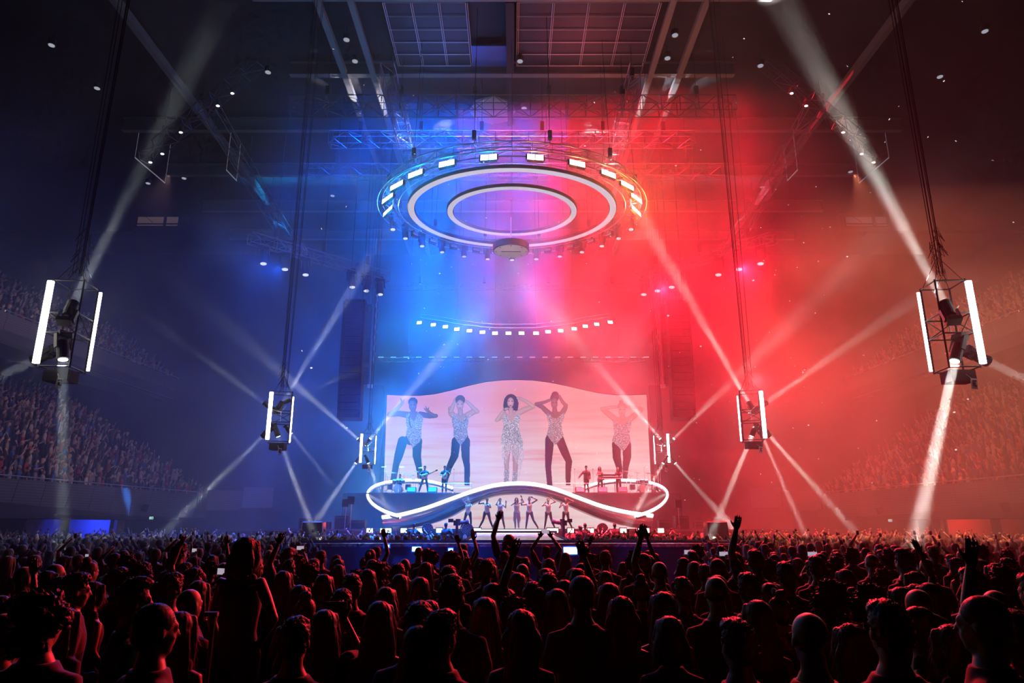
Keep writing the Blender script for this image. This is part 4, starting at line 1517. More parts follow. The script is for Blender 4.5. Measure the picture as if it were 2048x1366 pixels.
YW = 43.6
tl, fl, ul = smooth_line(TOPL, YW), smooth_line(FAC, YW), smooth_line(UND, YW + .35)
GLOSS = mat('mirror_fascia', (.62, .60, .64), .16, .85, .08, .6)
UNDM = mat('wave_underside', (.16, .17, .2), .35, .3, .1, 1)
vs_, fs_ = [], []
for a, b_ in zip(tl, fl):
    vs_ += [a, a.lerp(b_, .5) + Vector((0, -.12, 0)), b_]
for i in range(len(tl) - 1):
    for k in range(2):
        fs_.append((3 * i + k, 3 * i + k + 1, 3 * i + 4 + k, 3 * i + 3 + k))
MB().add(vs_, fs_).build('fascia', GLOSS, wave, True)
rr = []
for a, b_ in zip(fl, ul):
    rr.append([a + Vector((0, .02, 0)), b_, b_ + Vector((0, 1.7, 0)), a + Vector((0, 1.9, 0))])
MB().rings(rr).build('underside', UNDM, wave)
MB().tube([p + Vector((0, -.03, -.02)) for p in fl], .022, 6).build('edge_line', PALE, wave)
rr = []
for a, b_ in zip(tl, fl):
    rr.append([a + Vector((0, .04, -.02)), b_ + Vector((0, .1, 0)), b_ + Vector((0, 2.2, 0)), a + Vector((0, 2.2, -.02))])
MB().rings(rr).build('walkway', STM, wave)
WAVE_E = emat('wave_strip', (1, .97, .94), 8, True)
MB().tube([p + Vector((0, -.06, .06)) for p in tl], .085, 8).build('light_strip', WAVE_E, wave)

# band platforms with looping light strips
LOOP = [(797, 1031, 43.2), (775, 1024, 43.6), (755, 1014, 44.2), (741, 1002, 45.0), (735, 990, 46.0), (740, 978, 47.0), (755, 969, 48.2), (780, 963, 49.2), (815, 960, 49.8), (850, 961, 49.8), (880, 967, 49.4), (905, 976, 48.8)]
for s, nm in ((-1, 'blue-lit left'), (1, 'pink-lit right')):
    t = thing('light_loop', 'looping glowing white strip around the %s band platform' % nm, 'light strip', (0, 0, 0), 0, 'glowing strips around the band')
    P = [((x if s < 0 else 2070 - x), y, Y) for x, y, Y in LOOP]
    pts = [at(x, y, Y) for x, y, Y in P]
    sm = []
    for i in range(len(pts) - 1):
        p0, p1, p2, p3 = pts[max(i - 1, 0)], pts[i], pts[i + 1], pts[min(i + 2, len(pts) - 1)]
        for k in range(5):
            u = k / 5
            sm.append(.5 * ((2 * p1) + (p2 - p0) * u + (2 * p0 - 5 * p1 + 4 * p2 - p3) * u * u + (3 * p1 - p0 - 3 * p2 + p3) * u ** 3))
    sm.append(pts[-1])
    MB().tube(sm, .07, 8).build('light_strip', WAVE_E, t)
    MB().tube([p + Vector((0, .05, -.16)) for p in sm], .09, 6).build('carrier', UNDM, t)
    pc = Vector((s * 6.9, 47.6, 0))
    bpz = 4.22
    pt = thing('band_platform', 'dark raised band platform at the %s of the stage' % nm, 'platform', (pc.x, pc.y, bpz), 0, 'band platforms')
    g = MB()
    prof = [(1.0, -2.3), (1.0, -.06), (.99, 0)]
    rr = []
    for k_, z in prof:
        rr.append([Vector((4.6 * k_ * math.cos(2 * PI * i / 40), 1.9 * k_ * math.sin(2 * PI * i / 40), z)) for i in range(40)])
    g.rings(rr)
    g.build('deck', STM, pt)
    h = MB()
    for x in (s * -1.4, s * -2.8, s * -4.2):
        h.bar((x, -1.2, 0), (x, -1.2, .62), .014)
    h.bar((s * -1.4, -1.2, .62), (s * -4.2, -1.2, .62), .014).bar((s * -1.4, -1.2, .32), (s * -4.2, -1.2, .32), .01)
    h.build('railing', PALE, pt)
# side-stage equipment: cases, stands, monitors
for s, nm in ((-1, 'left'), (1, 'right')):
    for i, (x, y) in enumerate(((703, 1005), (692, 1010)) if s < 0 else ((1356, 1012),)):
        p = at(x, y, 41.5)
        t = thing('stage_lamp_stand', 'tall stand with a boxy lamp at the %s end of the stage, %s one' % (nm, ('inner', 'outer')[i]), 'lamp stand', (p.x, 41.5, 1.9), 0, 'lamp stands at the stage ends')
        h = p.z - 1.9
        MB().bar((0, 0, 0), (0, 0, h), .03, 6).build('pole', PALE, t)
        for k in range(3):
            a = 2.1 * k
            MB().bar((0, 0, .35), (.4 * math.cos(a), .35 * math.sin(a), 0), .02).build('leg', BLACKM, t)
        MB().box((0, 0, h + .12), (.34, .3, .4)).box((0, -.16, h + .12), (.4, .02, .46)).build('lamp_head', DARK, t)
    for i in range(4):
        p = Vector((s * (9.0 + i * 1.05), 41.6 + .3 * (i % 2), 1.92))
        t = thing('equipment_case', 'black equipment case at the %s end of the stage, %s from the arch foot' % (nm, ordn[i]), 'case', p, 0, 'cases at the stage ends')
        w, h = .8, (.5, .75, .4, .6)[i]
        MB().box((0, 0, h / 2), (w, .6, h)).build('body', DARK, t)
        MB().box((0, -.3, h - .1), (w * 1.01, .03, .04)).box((-w / 2, -.3, h / 2), (.04, .03, h)).box((w / 2, -.3, h / 2), (.04, .03, h)).build('metal_edging', GREY, t)
# side wedges: black cabinets with a warm light behind
for s, nm in ((-1, 'left'), (1, 'right')):
    c = at(628 if s < 0 else 1431, 1056, 33)
    t = thing('side_cabinet', 'black tapered loudspeaker cabinet standing at the %s side of the floor crowd' % nm, 'loudspeaker', (c.x, 33, 0), 0, 'side cabinets')
    w0, w1, h = 1.18, .92, 2.28
    MB().add([(-w0 / 2, -.4, 0), (w0 / 2, -.4, 0), (w0 / 2, .4, 0), (-w0 / 2, .4, 0), (-w1 / 2, -.3, h), (w1 / 2, -.3, h), (w1 / 2, .3, h), (-w1 / 2, .3, h)],
             [(0, 3, 2, 1), (4, 5, 6, 7), (0, 1, 5, 4), (1, 2, 6, 5), (2, 3, 7, 6), (3, 0, 4, 7)]).build('cabinet', DARK, t)
    MB().box((0, -.37, h * .82), (w1 * .86, .04, h * .28)).build('grille', MATS['speaker_grille'], t)
    MB().bar((-w1 / 2, -.33, h), (w1 / 2, -.33, h), .02).bar((-w1 / 2, -.33, h), (-w0 / 2, -.42, .3), .02).bar((w1 / 2, -.33, h), (w0 / 2, -.42, .3), .02).build('edge_trim', PALE, t)
    for k in range(2):
        glow(Vector((c.x + (-.5 + k), 33.8, 2.2)), 90 if s < 0 else 50, (1, .06, .015), .05)
# ================================================================== people
VX = Vector


def remesh(mb, name, vox, it=3, fac=.5):
    me = bpy.data.meshes.new('tmp')
    me.from_pydata(mb.v, [], mb.f)
    me.update()
    o = bpy.data.objects.new('tmp', me)
    COL.objects.link(o)
    m = o.modifiers.new('r', 'REMESH')
    m.mode = 'VOXEL'
    m.voxel_size = vox
    m.adaptivity = 0
    if it:
        s = o.modifiers.new('s', 'SMOOTH')
        s.iterations = it
        s.factor = fac
    dg = bpy.context.evaluated_depsgraph_get()
    out = bpy.data.meshes.new_from_object(o.evaluated_get(dg))
    out.name = name
    bpy.data.objects.remove(o)
    bpy.data.meshes.remove(me)
    out.shade_smooth()
    return out


# skeletons: standing 1.75 m, facing -Y, person's own left is +X
REST = dict(sl=(.176, .01, 1.372), sr=(-.176, .01, 1.372), el=(.235, .05, 1.16), er=(-.235, .05, 1.16), wl=(.235, -.08, .93), wr=(-.235, -.08, .93),
            hl=(.095, 0, .93), hr=(-.095, 0, .93), kl=(.11, -.02, .50), kr=(-.11, -.02, .50), al=(.12, .02, .09), ar=(-.12, .02, .09), hx=0.0, tilt=0.0, yaw=0.0)


def skel(**k):
    d = dict(REST)
    d.update(k)
    return {a: (VX(b) if isinstance(b, tuple) else b) for a, b in d.items()}


def hand(g, w, elbow, curl=.35, grow=0.0, side=1, spread=.2, n=6):
    """palm, four bent fingers and a thumb beyond the wrist"""
    d = (w - elbow).normalized()
    nrm = VX((0, -1, 0)) - d * VX((0, -1, 0)).dot(d)
    if nrm.length < .3:
        nrm = VX((0, 0, 1)) - d * VX((0, 0, 1)).dot(d)
    nrm.normalize()
    ac = d.cross(nrm).normalized()
    pc = w + d * .05
    R = Matrix((ac, nrm, d)).transposed()
    g.ellipsoid(pc, (.043, .017, .056), R, 10, 7)
    for i, (o, l) in enumerate(((-.031, .066), (-.010, .077), (.011, .072), (.030, .056))):
        b = w + d * .09 + ac * o * 1.1
        dd = (d + ac * o * spread * 30 * .25).normalized()
        m = b + dd * l * .5
        t = m + (dd * math.cos(curl * 1.6) + nrm * math.sin(curl * 1.6)) * l * .5
        g.limb([b - d * .02, m, t], [.0095, .0088, .0075], 0, n)
    s = side
    tb = w + d * .028 + ac * s * .03
    tm = tb + (d * .6 + ac * s * .8).normalized() * .04
    g.limb([tb, tm, tm + (d * .85 + ac * s * .35 + nrm * .2).normalized() * .03], [.014, .0115, .0085], 0, n)


def head_prims(g, c, yaw=0.0, s=1.0):
    R = Matrix.Rotation(yaw, 3, 'Z')

    def P(x, y, z):
        return c + R @ VX((x * s, y * s, z * s))
    g.ellipsoid(P(0, .012, .035), (.077 * s, .096 * s, .088 * s), R, 18, 12)
    g.ellipsoid(P(0, -.028, -.035), (.058 * s, .062 * s, .085 * s), R, 16, 10)
    g.ellipsoid(P(0, -.055, -.088), (.03 * s, .03 * s, .026 * s), R, 10, 8)      # chin
    g.limb([P(0, -.088, .012), P(0, -.108, -.022)], [.009 * s, .014 * s], 0, 8)   # nose
    g.limb([P(-.035, -.083, .024), P(.035, -.083, .024)], [.012 * s, .012 * s], 0, 8)   # brow
    for sx in (-1, 1):
        g.ellipsoid(P(sx * .079, .01, -.005), (.010 * s, .019 * s, .031 * s), R, 8, 7)   # ears
        g.ellipsoid(P(sx * .031, -.083, .002), (.014 * s, .009 * s, .008 * s), R, 8, 6)  # eyes
        g.ellipsoid(P(sx * .034, -.06, -.03), (.022 * s, .022 * s, .02 * s), R, 8, 6)   # cheeks
    g.limb([P(-.018, -.087, -.052), P(.018, -.087, -.052)], [.008 * s, .008 * s], 0, 8)


def torso_rings(k, female, grow, z0=.84, z1=1.53):
    """elliptical sections from the hips to the neck"""
    if female:
        T = [(.84, .165, .115), (.93, .172, .12), (1.0, .155, .105), (1.08, .128, .092), (1.17, .135, .095), (1.27, .15, .118), (1.33, .15, .105), (1.375, .135, .085), (1.41, .105, .074), (1.44, .076, .064), (1.47, .056, .056), (1.50, .048, .05)]
    else:
        T = [(.84, .16, .11), (.93, .165, .115), (1.0, .158, .108), (1.08, .15, .102), (1.17, .158, .106), (1.27, .170, .115), (1.33, .172, .112), (1.375, .155, .098), (1.41, .125, .086), (1.44, .104, .08), (1.47, .082, .072), (1.505, .062, .064)]
    rr = []
    for z, a, b in T:
        if z < z0 or z > z1:
            continue
        f = (z - .84) / .66
        cx = k['hx'] * (1 - f) + k['tilt'] * math.sin(f * 2.4) * .5
        a, b = a + grow, b + grow
        n = 20
        rr.append([VX((cx + a * math.cos(2 * PI * i / n), b * math.sin(2 * PI * i / n), z)) for i in range(n)])
    return rr


def person_meshes(k, female=False, vox=.009, clothes='tee', curl=.35, fingers=True, hd=1.0):
    """returns {part: mesh} for a posed body and its clothes"""
    out = {}
    b = MB()
    f = .88 if female else 1.0
    b.rings(torso_rings(k, female, 0))
    nb, hc = VX((k['tilt'] * .3, .012, 1.47)), VX((k['tilt'] * .4, -.012, 1.632))
    b.limb([nb, hc + VX((0, .012, -.06))], [.062 * f, .056 * f], 0, 12)
    head_prims(b, hc, k['yaw'], hd)
    for s in 'lr':
        b.limb([k['s' + s] * .82 + VX((0, 0, .27 * 1.0)) * 0, k['s' + s], k['e' + s]], [.062 * f, .056 * f, .041 * f], 0, 10) if False else None
        b.limb([VX((k['s' + s].x * .45, .012, 1.40)), k['s' + s], k['s' + s].lerp(k['e' + s], .4), k['e' + s]], [.05 * f, .054 * f, .05 * f, .039 * f], 0, 10)
        b.limb([k['e' + s], k['e' + s].lerp(k['w' + s], .35), k['w' + s]], [.039 * f, .041 * f, .026 * f], 0, 10)
        if fingers:
            hand(b, k['w' + s], k['e' + s], curl, side=1 if s == 'l' else -1)
        else:
            d = (k['w' + s] - k['e' + s]).normalized()
            b.limb([k['w' + s], k['w' + s] + d * .07, k['w' + s] + d * .15], [.03, .034, .02], 0, 8)
        hp = VX((k['hx'], 0, 0))
        b.limb([k['h' + s] + hp, k['h' + s].lerp(k['k' + s], .3) + hp * .7, k['k' + s], k['k' + s].lerp(k['a' + s], .35) + VX((0, .02, 0)), k['a' + s]], [.095, .086, .056, .057, .036], 0, 12)
        a = k['a' + s]
        b.limb([a + VX((0, .04, -.045)), a + VX((0, -.07, -.05)), a + VX((0, -.15, -.062))], [.038, .036, .026], 0, 8)
    out['body'] = remesh(b, 'body', vox, 2)
    if clothes in ('tee', 'tank', 'jacket', 'shirt_long'):
        g = MB()
        gr = .016 if clothes != 'jacket' else .03
        g.rings(torso_rings(k, female, gr, .83, 1.475 if clothes != 'tank' else 1.40))
        for s in 'lr':
            if clothes == 'tank':
                g.limb([VX((k['s' + s].x * .5, .012, 1.40)), VX((k['s' + s].x * .55, .012, 1.46))], [.05, .04], 0, 8)
                continue
            e = k['s' + s].lerp(k['e' + s], .62 if clothes == 'tee' else 1.0)
            pts, rd = [VX((k['s' + s].x * .45, .012, 1.395)), k['s' + s], e], [.055 * f, .063 * f, .058 * f]
            if clothes != 'tee':
                pts.append(k['e' + s].lerp(k['w' + s], .92))
                rd.append(.04)
            g.limb(pts, rd, gr - .012, 10)
        out['shirt'] = remesh(g, 'shirt', max(vox, .013), 3)
    if clothes != 'leotard' and clothes != 'gown':
        g = MB()
        g.rings(torso_rings(k, female, .012, .83, 1.01))
        for s in 'lr':
            hp = VX((k['hx'], 0, 0))
            g.limb([k['h' + s] + hp, k['k' + s], k['a' + s] + VX((0, .01, .03))], [.105, .073, .058], 0, 12)
        out['trousers'] = remesh(g, 'trousers', .018, 2)
        g = MB()
        for s in 'lr':
            a = k['a' + s]
            g.limb([a + VX((0, .05, -.045)), a + VX((0, -.07, -.045)), a + VX((0, -.17, -.055))], [.048, .046, .034], 0, 8)
        out['shoes'] = g.mesh('shoes', None, True)
    if clothes == 'leotard':
        g = MB()
        g.rings(torso_rings(k, female, .013, .90, 1.40))
        for s in 'lr':
            sx = 1 if s == 'l' else -1
            g.limb([VX((sx * .10, -.03, 1.38)), VX((sx * .12, .01, 1.46))], [.04, .025], 0, 8)
        g.limb([VX((k['hx'], -.03, .93)), VX((k['hx'], 0, .84))], [.1, .06], 0, 10)
        out['leotard'] = remesh(g, 'leotard', .014, 2)
        g = MB()
        for s in 'lr':
            hp = VX((k['hx'], 0, 0))
            g.limb([k['h' + s] + hp, k['h' + s].lerp(k['k' + s], .3) + hp * .7, k['k' + s], k['k' + s].lerp(k['a' + s], .35) + VX((0, .02, 0)), k['a' + s] + VX((0, 0, 0))], [.105, .093, .063, .064, .043], 0, 12)
            a = k['a' + s]
            g.limb([a + VX((0, .05, -.045)), a + VX((0, -.07, -.045)), a + VX((0, -.16, -.06))], [.045, .043, .03], 0, 8)
        out['tights'] = remesh(g, 'tights', .015, 2)
    if clothes == 'gown':
        g = MB()
        g.rings(torso_rings(k, female, .013, .84, 1.36))
        for s in 'lr':
            hp = VX((k['hx'], 0, 0))
            g.limb([k['h' + s] + hp, k['h' + s].lerp(k['k' + s], .45) + hp * .7], [.112, .09], 0, 12)
        out['dress'] = remesh(g, 'dress', .014, 2)
        g = MB()
        r_ = random.Random(4)
        for i in range(90):
            a = r_.random() * 2 * PI
            x, y = k['hx'] + .17 * math.cos(a), .13 * math.sin(a)
            zb = r_.uniform(.35, .62)
            g.bar((x, y, .92), (x * 1.15 + r_.uniform(-.03, .03), y * 1.2, zb), .006, 3)
        out['dress_fringe'] = g.mesh('dress_fringe')
        g = MB()
        for s in 'lr':
            a = k['a' + s]
            g.limb([k['k' + s] + VX((0, 0, -.04)), k['k' + s].lerp(a, .35) + VX((0, .02, 0)), a], [.062, .064, .046], 0, 12)
            g.limb([a + VX((0, .04, -.04)), a + VX((0, -.07, -.045)), a + VX((0, -.16, -.06))], [.045, .042, .028], 0, 8)
        out['boots'] = g.mesh('boots', None, True)
    return out


def hair_mesh(kind, yaw=0.0, seed=1, vox=.009, tilt=0.0, hd=1.0, strands=700):
    R = Matrix.Rotation(yaw, 3, 'Z')
    c = VX((tilt * .4, -.012, 1.632))

    def P(x, y, z):
        return c + R @ VX((x, y, z))
    g = MB()
    r = random.Random(seed)
    down = kind in ('long', 'wavy', 'bob', 'long_clip')
    if kind == 'bald':
        g.ellipsoid(P(0, .016, .03), (.0785, .0975, .0885), R, 20, 14)
        me = remesh(g, 'hair', .012, 2)
        return me
    g.ellipsoid(P(0, .022, .045), (.086, .100, .090), R, 20, 14)
    g.ellipsoid(P(0, .045, .0), (.080, .075, .085), R, 18, 12)
    if kind == 'flat':
        g.ellipsoid(P(0, -.015, .115), (.068, .085, .045), R, 14, 9)
    if kind == 'short':
        g.ellipsoid(P(0, -.01, .095), (.074, .09, .05), R, 14, 9)
    if kind == 'buzz':
        pass
    if kind == 'bun':
        g.ellipsoid(P(0, .06, .15), (.05, .05, .045), R, 14, 9)
    if kind == 'pony':
        g.limb([P(0, .11, .07), P(0, .15, .05), P(0, .16, -.06), P(.01, .13, -.2)], [.03, .038, .04, .012], 0, 12)
    if down:
        L_ = {'long': -.36, 'long_clip': -.40, 'wavy': -.34, 'bob': -.15}[kind]
        n = 9
        rr = []
        for i in range(n):
            f = i / (n - 1)
            z = .03 + (L_ - .03) * f
            w = .088 + .034 * math.sin(min(1, f * 1.3) * PI / 1.5) + (.02 * math.sin(f * 9) if kind == 'wavy' else 0)
            d = .082 - .03 * f
            if f > .93:
                w *= .75
                d *= .6
            yy = .035 + .035 * f
            rr.append([P(w * math.cos(2 * PI * q / 24), yy + d * math.sin(2 * PI * q / 24) * (1 if math.sin(2 * PI * q / 24) > 0 else .35), z) for q in range(24)])
        g.rings(rr)
        for sx in (-1, 1):
            g.limb([P(sx * .06, -.035, .08), P(sx * .088, -.02, -.03), P(sx * .092, .0, L_ * .55)], [.028, .028, .02], 0, 10)
    if kind == 'curly':
        for i in range(34):
            a, z = r.random() * 2 * PI, r.uniform(-.12, .14)
            q = math.sqrt(max(0, 1 - (z / .17) ** 2))
            x, y = .098 * q * math.cos(a), .03 + .10 * q * math.sin(a)
            if y < -.055 and z < .06:
                continue
            g.ellipsoid(P(x, y, z), (.034, .034, .034), R, 8, 6)
    me = remesh(g, 'hair', vox, 3)
    # lock structure: ridges that run down the hair
    amp = {'curly': .016, 'wavy': .007, 'long': .0045, 'long_clip': .004, 'bob': .004, 'short': .006, 'flat': .006, 'buzz': .0015, 'bun': .003, 'pony': .004}.get(kind, .003)
    n = len(me.vertices)
    co = np.empty(n * 3, np.float32)
    me.vertices.foreach_get('co', co)
    co = co.reshape(-1, 3)
    out = co.copy()
    for i in range(n):
        v = VX(co[i])
        d = v - c
        a = math.atan2(d.y, d.x)
        if kind in ('curly', 'short', 'flat'):
            k = noise.noise(v * 55 + VX((seed, 0, 0)))
        else:
            k = noise.noise(VX((a * 9 + math.sin(v.z * (30 if kind == 'wavy' else 9)) * .8, v.z * 3.0, seed)))
        q = VX((d.x, d.y, d.z * .5)).normalized() * amp * k * 2
        out[i] = (v + q)[:]
    vs, fs = out.tolist(), [tuple(p.vertices) for p in me.polygons]
    # fine loose strands that catch the back light
    k0 = len(vs)
    if strands:
        for j in range(strands):
            i = r.randrange(n)
            v = VX(out[i])
            d = v - c
            nd = VX((d.x, d.y, d.z * .6)).normalized()
            if kind in ('long', 'wavy', 'bob', 'long_clip', 'pony'):
                di = (VX((0, 0, -1)) + nd * r.uniform(.05, .4) + VX((r.uniform(-.2, .2), r.uniform(-.2, .2), 0))).normalized()
                ln = r.uniform(.04, .12)
            elif kind == 'curly':
                di = (nd + VX((r.uniform(-1, 1), r.uniform(-1, 1), r.uniform(-1, 1)))).normalized()
                ln = r.uniform(.015, .045)
            else:
                di = (nd + VX((r.uniform(-.7, .7), r.uniform(-.7, .7), r.uniform(-.4, .8)))).normalized()
                ln = r.uniform(.006, .02) if kind != 'buzz' else .004
            sdv = di.cross(nd + VX((.01, .02, .03))).normalized() * .0014
            b = len(vs)
            vs += [tuple(v - nd * .003 - sdv), tuple(v - nd * .003 + sdv), tuple(v + nd * .004 + di * ln)]
            fs.append((b, b + 1, b + 2))
    m2 = bpy.data.meshes.new('hair')
    m2.from_pydata(vs, [], fs)
    m2.shade_smooth()
    bpy.data.meshes.remove(me)
    return m2


SKINS = [mat('skin_light', (.62, .42, .34), .45, 0, .06, 30), mat('skin_tan', (.45, .28, .20), .45, 0, .06, 30), mat('skin_brown', (.16, .085, .06), .42, 0, .06, 30)]
HAIRS = [mat('hair_black', (.008, .007, .007), .5, 0, .3, 40, 0, 0, .35), mat('hair_brown', (.025, .014, .01), .5, 0, .3, 40, 0, 0, .35),
         mat('hair_light_brown', (.07, .04, .022), .5, 0, .25, 40, 0, 0, .35), mat('hair_blond', (.2, .13, .07), .5, 0, .2, 40, 0, 0, .35), mat('hair_grey', (.25, .24, .24), .5, 0, .2, 40, 0, 0, .35)]
CLOTH = [mat('cloth_black', (.012, .012, .014), .85, 0, .2, 12, 0, .3), mat('cloth_navy', (.012, .02, .07), .8, 0, .2, 12, 0, .3), mat('cloth_white', (.55, .53, .52), .85, 0, .08, 12, 0, .3),
         mat('cloth_grey', (.10, .10, .11), .85, 0, .15, 12, 0, .3), mat('cloth_blue', (.03, .09, .35), .8, 0, .15, 12, 0, .3), mat('cloth_red', (.25, .02, .02), .8, 0, .15, 12, 0, .3),
         mat('cloth_green', (.015, .08, .04), .7, 0, .2, 12, 0, .3)]
TROU = mat('dark_denim', (.02, .025, .04), .85, 0, .2, 12)
SHOE = mat('dark_shoes', (.02, .02, .02), .6, 0, .2, 12)
SEQ, nt, b = nodes_of('silver_sequins')
tc = nt.nodes.new('ShaderNodeTexCoord')
vo = nt.nodes.new('ShaderNodeTexVoronoi')
vo.inputs['Scale'].default_value = 60
nt.links.new(tc.outputs['Object'], vo.inputs['Vector'])
nt.links.new(vo.outputs['Color'], b.inputs['Base Color'])
r = nt.nodes.new('ShaderNodeMapRange')
r.inputs[3].default_value, r.inputs[4].default_value = .3, .95
nt.links.new(vo.outputs['Distance'], r.inputs[0])
cmx = nt.nodes.new('ShaderNodeMix')
cmx.data_type = 'RGBA'
cmx.inputs[0].default_value = .75
nt.links.new(vo.outputs['Color'], cmx.inputs[6])
cmx.inputs[7].default_value = (.75, .73, .76, 1)
nt.links.new(cmx.outputs[2], b.inputs['Base Color'])
b.inputs['Metallic'].default_value = .6
b.inputs['Roughness'].default_value = .35
bpn = nt.nodes.new('ShaderNodeBump')
bpn.inputs['Strength'].default_value = .7
nt.links.new(vo.outputs['Distance'], bpn.inputs['Height'])
nt.links.new(bpn.outputs[0], b.inputs['Normal'])


def cloth_mesh(me, m):
    q = me.copy()
    q.materials.clear()
    q.materials.append(m)
    return q


CACHE = {}


def colored(key, me, m):
    k = (key, m.name)
    if k not in CACHE:
        CACHE[k] = cloth_mesh(me, m)
    return CACHE[k]


# crowd bodies; they are built facing -Y and turned to face the stage
BODY = {}


def body(key, k, female, clothes, vox=.010, fingers=True, curl=.35):
    BODY[key] = (person_meshes(k, female, vox, clothes, curl, fingers), k)


body('man', skel(), False, 'tee', .012)
body('woman', skel(sl=(.15, .01, 1.37), sr=(-.15, .01, 1.37), el=(.2, .05, 1.15), er=(-.2, .05, 1.15)), True, 'tank', .012)
body('man_long', skel(el=(.26, -.05, 1.18), wl=(.12, -.26, 1.12), er=(-.26, -.05, 1.18), wr=(-.12, -.26, 1.10)), False, 'jacket', .012)
body('woman_tee', skel(sl=(.15, .01, 1.37), sr=(-.15, .01, 1.37), el=(.22, -.06, 1.17), wl=(.1, -.25, 1.2), er=(-.2, .05, 1.15)), True, 'tee', .012)
body('arm_up_l', skel(sl=(.18, .0, 1.46), el=(.25, -.03, 1.74), wl=(.17, -.05, 1.98)), False, 'tee', .009, curl=.15)
body('arm_up_r', skel(sr=(-.17, .0, 1.45), er=(-.27, -.04, 1.70), wr=(-.2, -.08, 1.94)), True, 'tank', .009, curl=.25)
body('arms_up', skel(sl=(.18, .0, 1.46), el=(.28, -.08, 1.70), wl=(.12, -.16, 1.93), sr=(-.18, .0, 1.46), er=(-.28, -.08, 1.70), wr=(-.12, -.16, 1.93)), False, 'tee', .009, curl=.4)
body('phone_up', skel(sr=(-.18, -.02, 1.44), er=(-.24, -.22, 1.42), wr=(-.1, -.32, 1.66), sl=(.18, -.02, 1.44), el=(.24, -.22, 1.40), wl=(.05, -.33, 1.62)), True, 'tee', .009, curl=.6)
body('akimbo', skel(sr=(-.165, .01, 1.43), er=(-.37, .12, 1.20), wr=(-.2, .02, 1.02), sl=(.165, .01, 1.43), el=(.23, .0, 1.15), wl=(.2, -.1, .93)), True, 'tank', .009)
HAIRK = ['short', 'flat', 'buzz', 'bald', 'long', 'wavy', 'bob', 'curly', 'pony', 'bun', 'long_clip']
HM = {k: hair_mesh(k, 0, i + 1, .010) for i, k in enumerate(HAIRK)}
# a baseball cap
g = MB()
R0 = Matrix.Identity(3)
g.ellipsoid((0, .008, 1.69), (.088, .105, .078), R0, 18, 10)
g.ellipsoid((0, -.11, 1.69), (.07, .075, .009), R0, 14, 6)
CAPM = remesh(g, 'cap', .009, 2)
PHONE_BODY = MB().box((0, 0, 0), (.075, .009, .155)).mesh('case', DARK)
PHONE_SCR = MB().box((0, .0056, 0), (.066, .002, .142)).mesh('screen', emat('phone_screen', (.75, .62, .8), .55))
CAMB = None
NPER = [0]


def make_person(kind, hair, x, y, h=1.75, face=0.0, skin=0, hc=0, cloth=0, label='', group=None, z=0.0, cap=None, name='person', yawless=True, sc=None):
    """a standing person of height h at (x, y); face = turn away from the stage direction, radians"""
    ms, k = BODY[kind]
    t = thing(name, label, 'person', (x, y, z), PI + face, group)
    s = h / 1.755
    t.scale = (s, s, s)
    skn = SKINS[skin]
    for pn, me in ms.items():
        m = {'body': skn, 'shirt': CLOTH[cloth], 'trousers': TROU, 'shoes': SHOE}[pn]
        add(pn, colored((kind, pn), me, m), t)
    if hair == 'bald':
        pass
    else:
        add('hair', colored(('hair', hair), HM[hair], HAIRS[hc]), t)
    if cap is not None:
        add('cap', colored(('cap', 0), CAPM, CLOTH[cap]), t)
    NPER[0] += 1
    return t


def world_of(t, v):
    M = Matrix.Translation(t.location) @ Matrix.Rotation(t.rotation_euler.z, 4, 'Z') @ Matrix.Scale(t.scale[0], 4)
    return M @ VX(v)


def hold_phone(t, kind, label, lit=True, tilt=.15):
    k = BODY[kind][1]
    if kind in ('phone_up', 'arms_up'):
        p = (k['wl'] + k['wr']) / 2 + VX((0, -.02, .10))
        rotd = 0 if kind == 'arms_up' else 0
    elif kind == 'arm_up_l':
        p = k['wl'] + VX((0, -.03, .11))
    else:
        p = k['wr'] + VX((0, -.03, .11))
    w = world_of(t, p)
    ph = thing('phone', label, 'phone', w, t.rotation_euler.z)
    ph.rotation_euler = (tilt, 0, t.rotation_euler.z)
    if kind in ('phone_up', 'arms_up'):
        ph.rotation_euler = (tilt, PI / 2, t.rotation_euler.z)
    add('case', PHONE_BODY, ph)
    if lit:
        add('screen', PHONE_SCR, ph)
    ph['group'] = 'phones held up in the crowd'
    return ph


def place(px, py, h):
    """ground point of someone of height h whose head top shows at (px, py)"""
    v = 683 - py
    dy = FPX * math.cos(PITCH) - v * math.sin(PITCH)
    dz = FPX * math.sin(PITCH) + v * math.cos(PITCH)
    Y = (h - CAMZ) / (dz / dy)
    return (px - 1024) / dy * Y, Y


